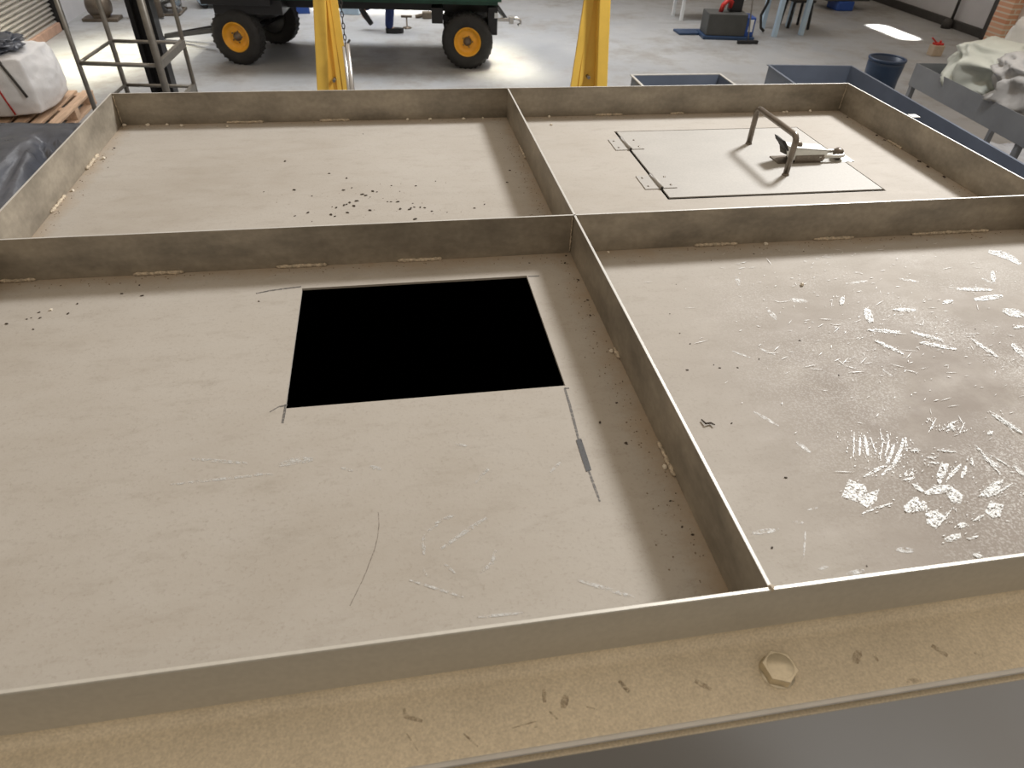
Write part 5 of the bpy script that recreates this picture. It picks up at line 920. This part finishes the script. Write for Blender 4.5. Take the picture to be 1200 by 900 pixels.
for y in (-.16, .16): fr_.bar((-.2, y*1.7, .015), (.2, y*1.7, .015), .03, .03)
fr_.bar((-.2, -.27, .015), (-.2, .27, .015), .03); fr_.bar((.2, -.27, .015), (.2, .27, .015), .03)
fr_.build('reel_stand', M['brown_metal'], rl_)
lb = MB(); lb.box(-.35, .35, -.22, .22, .06, .52, bev=.02); cb_ = thing('tool_trolley', 'pale blue trolley with a white front edge, left of the trailer', 'trolley', (-3.0, 12.3, 0), .35)
lb.build('trolley_body', M['light_blue'], cb_)
MB().box(-.37, .37, -.24, -.2, .50, .55, bev=.008).build('trolley_edge', M['white_paint'], cb_)
for x in (-.28, .28):
    for y in (-.16, .16): MB().lathe([(0, -.02), (.055, -.02), (.06, -.01), (.06, .01), (.055, .02), (0, .02)], 18, Matrix.Translation((x, y, .06)) @ Matrix.Rotation(R(90), 4, 'X')).build('castor', M['dark_rubber'], cb_)

# ------------------------------------------------------------------ beyond the trailer
def crate(label, x, y, sx_, sy_, h_, m_, rz):
    o = thing('plastic_crate', label, 'crate', (x, y, 0), rz)
    c_ = MB()
    for (a, b, c, d) in ((-sx_, sx_, -sy_, -sy_+.02), (-sx_, sx_, sy_-.02, sy_), (-sx_, -sx_+.02, -sy_+.02, sy_-.02), (sx_-.02, sx_, -sy_+.02, sy_-.02)): c_.box(a, b, c, d, 0, h_, bev=.004)
    c_.box(-sx_+.02, sx_-.02, -sy_+.02, sy_-.02, .0, .02); c_.build('crate_body', m_, o)
    r_ = MB()
    for (a, b, c, d) in ((-sx_-.02, sx_+.02, -sy_-.02, -sy_), (-sx_-.02, sx_+.02, sy_, sy_+.02), (-sx_-.02, -sx_, -sy_, sy_), (sx_, sx_+.02, -sy_, sy_)): r_.box(a, b, c, d, h_-.05, h_, bev=.004)
    r_.build('crate_rim', m_, o)
crate('dark blue plastic crate seen between the front wheels and the left yellow leg', -1.8, 11.85, .28, .2, .26, M['blue'], .1)
crate('pale blue plastic crate seen under the trailer right of the hanging rods', -.82, 11.8, .16, .2, .22, M['light_blue'], -.2)
crate('dark blue crate standing behind the pale blue one under the trailer', -.62, 12.4, .22, .2, .3, M['blue'], .2)
ts = MB(); ts.lathe([(0, 0), (.07, 0), (.07, .012), (.012, .02), (.012, .16), (0, .16)], 16); ts.box(-.085, .085, -.02, .02, .15, .18, bev=.006)
o = ts.build('jack_stand', M['brown_metal']); o.location = (.05, 10.65, 0); tag(o, 'small T-shaped metal stand on the floor right of the walking person', 'stand')
lgm = MB(); lgm.tube([(-.16, 0, .02), (0, .03, .05), (.12, -.02, .09), (.2, .02, .03)], .03, 8); lgm.box(-.05, .1, -.07, .07, 0, .1, bev=.02)
o = lgm.build('metal_scrap', M['brown_metal']); o.location = (.38, 11.35, 0); tag(o, 'dark metal scrap on the floor just left of the rear trailer wheel', 'scrap')

# ------------------------------------------------------------------ far right floor: machine, squeegee, table, stool, cabinet
mc = thing('floor_machine', 'dark grey box-shaped floor machine with a black column', 'machine', (5.1, 10.05, 0), R(-8))
b1 = MB(); b1.box(-.36, .26, -.2, .2, .05, .36, bev=.012); b1.build('machine_case', M['dark_grey'], mc)
b1 = MB(); b1.box(-.40, .42, -.24, .24, 0, .05, bev=.01); b1.build('machine_base', M['blue_drum'], mc)
b1 = MB(); b1.box(.0, .2, -.02, .16, .36, 1.5, bev=.02); b1.build('column', M['black_metal'], mc)
b1 = MB(); b1.tube([(-.14, -.02, .36), (-.13, -.05, .46), (-.06, -.06, .54), (.0, -.03, .50), (.0, .0, .42)], .035, 10); b1.build('red_hose', M['red'], mc)
b1 = MB(); b1.box(.26, .40, -.19, .17, .05, .32, bev=.015); b1.build('side_tank', M['blue'], mc)
b1 = MB(); b1.box(.30, .37, -.2, -.19, .12, .29, bev=.003); b1.build('side_label', M['white_paint'], mc)
mt2 = MB().box(-.28, .28, -.15, .15, 0, .035, bev=.01); o = mt2.build('floor_mat', M['blue_drum']); o.location = (4.66, 10.3, 0); tag(o, 'flat navy mat on the floor left of the dark grey machine', 'mat')
sq = thing('floor_squeegee', 'long-handled floor squeegee standing in front of the dark grey machine', 'squeegee', (5.29, 9.58, 0))
MB().box(-.17, .17, -.025, .025, .0, .05, bev=.01).build('squeegee_head', M['black_metal'], sq)
MB().tube([(0, 0, .05), (-.09, .20, 1.35)], .011, 8).build('squeegee_handle', M['galv'], sq)
tbx = thing('steel_table', 'white-legged work table standing right of the dark grey machine', 'table', (6.25, 10.4, 0))
for (x, y) in ((-.28, -.36), (.25, -.25), (-.20, .24), (.33, .35)): MB().box(x-.035, x+.035, y-.035, y+.035, 0, .86, bev=.004).build('leg', M['light_blue'], tbx)
MB().box(-.36, .42, -.44, .43, .86, .90, bev=.006).build('table_top', M['white_paint'], tbx)
stl = thing('stool', 'black stool with a tan box on it, under the white-legged table', 'stool', (6.66, 10.72, 0))
for (x, y) in ((-.15, -.1), (.17, -.2), (-.15, .2), (.17, .16)): MB().bar((x, y, 0), (x*.85, y*.85, .40), .04).build('leg', M['black_metal'], stl)
MB().box(-.19, .19, -.2, .2, .40, .44, bev=.012).build('seat', M['black_metal'], stl)
bx = MB().box(-.15, .13, -.13, .13, 0, .2, bev=.006); o = bx.build('carton', M['tan']); o.location = (6.64, 10.72, .4405); tag(o, 'tan box standing on the black stool under the table', 'box')
wt = thing('white_bench', 'low white bench behind the dark grey machine', 'bench', (5.25, 11.4, 0))
MB().box(-.5, .55, -.25, .25, .38, .44, bev=.006).build('bench_top', M['white_paint'], wt)
for (x, y) in ((-.45, -.2), (.5, -.2), (-.45, .2), (.5, .2)): MB().box(x-.025, x+.025, y-.025, y+.025, 0, .38, bev=.003).build('leg', M['white_paint'], wt)
hs = MB(); hs.tube([(5.82, 10.25, .62), (5.86, 10.3, .45), (5.82, 10.35, .25), (5.84, 10.3, .08), (5.9, 10.28, .03)], .022, 8)
tag(hs.build('black_hose', M['dark_rubber']), 'black hose hanging down left of the white-legged table', 'hose')
cbn = thing('steel_cabinet', 'dark cabinet on a blue foot at the back near the white right wall', 'cabinet', (8.4, 12.3, 0))
MB().box(-.4, .5, -.25, .3, .16, 1.2, bev=.012).build('cabinet_body', M['dark_grey'], cbn)
MB().box(-.16, .18, -.28, .1, 0, .16, bev=.02).build('cabinet_foot', M['blue'], cbn)
MB().box(-.36, .46, -.265, -.25, .24, 1.12, bev=.006).build('cabinet_door', M['dark_grey'], cbn)

# ------------------------------------------------------------------ view settings
vs = scene.view_settings
vs.view_transform = 'Standard'; vs.look = 'None'; vs.exposure = 0.0; vs.gamma = 1.0; vs.use_curve_mapping = False
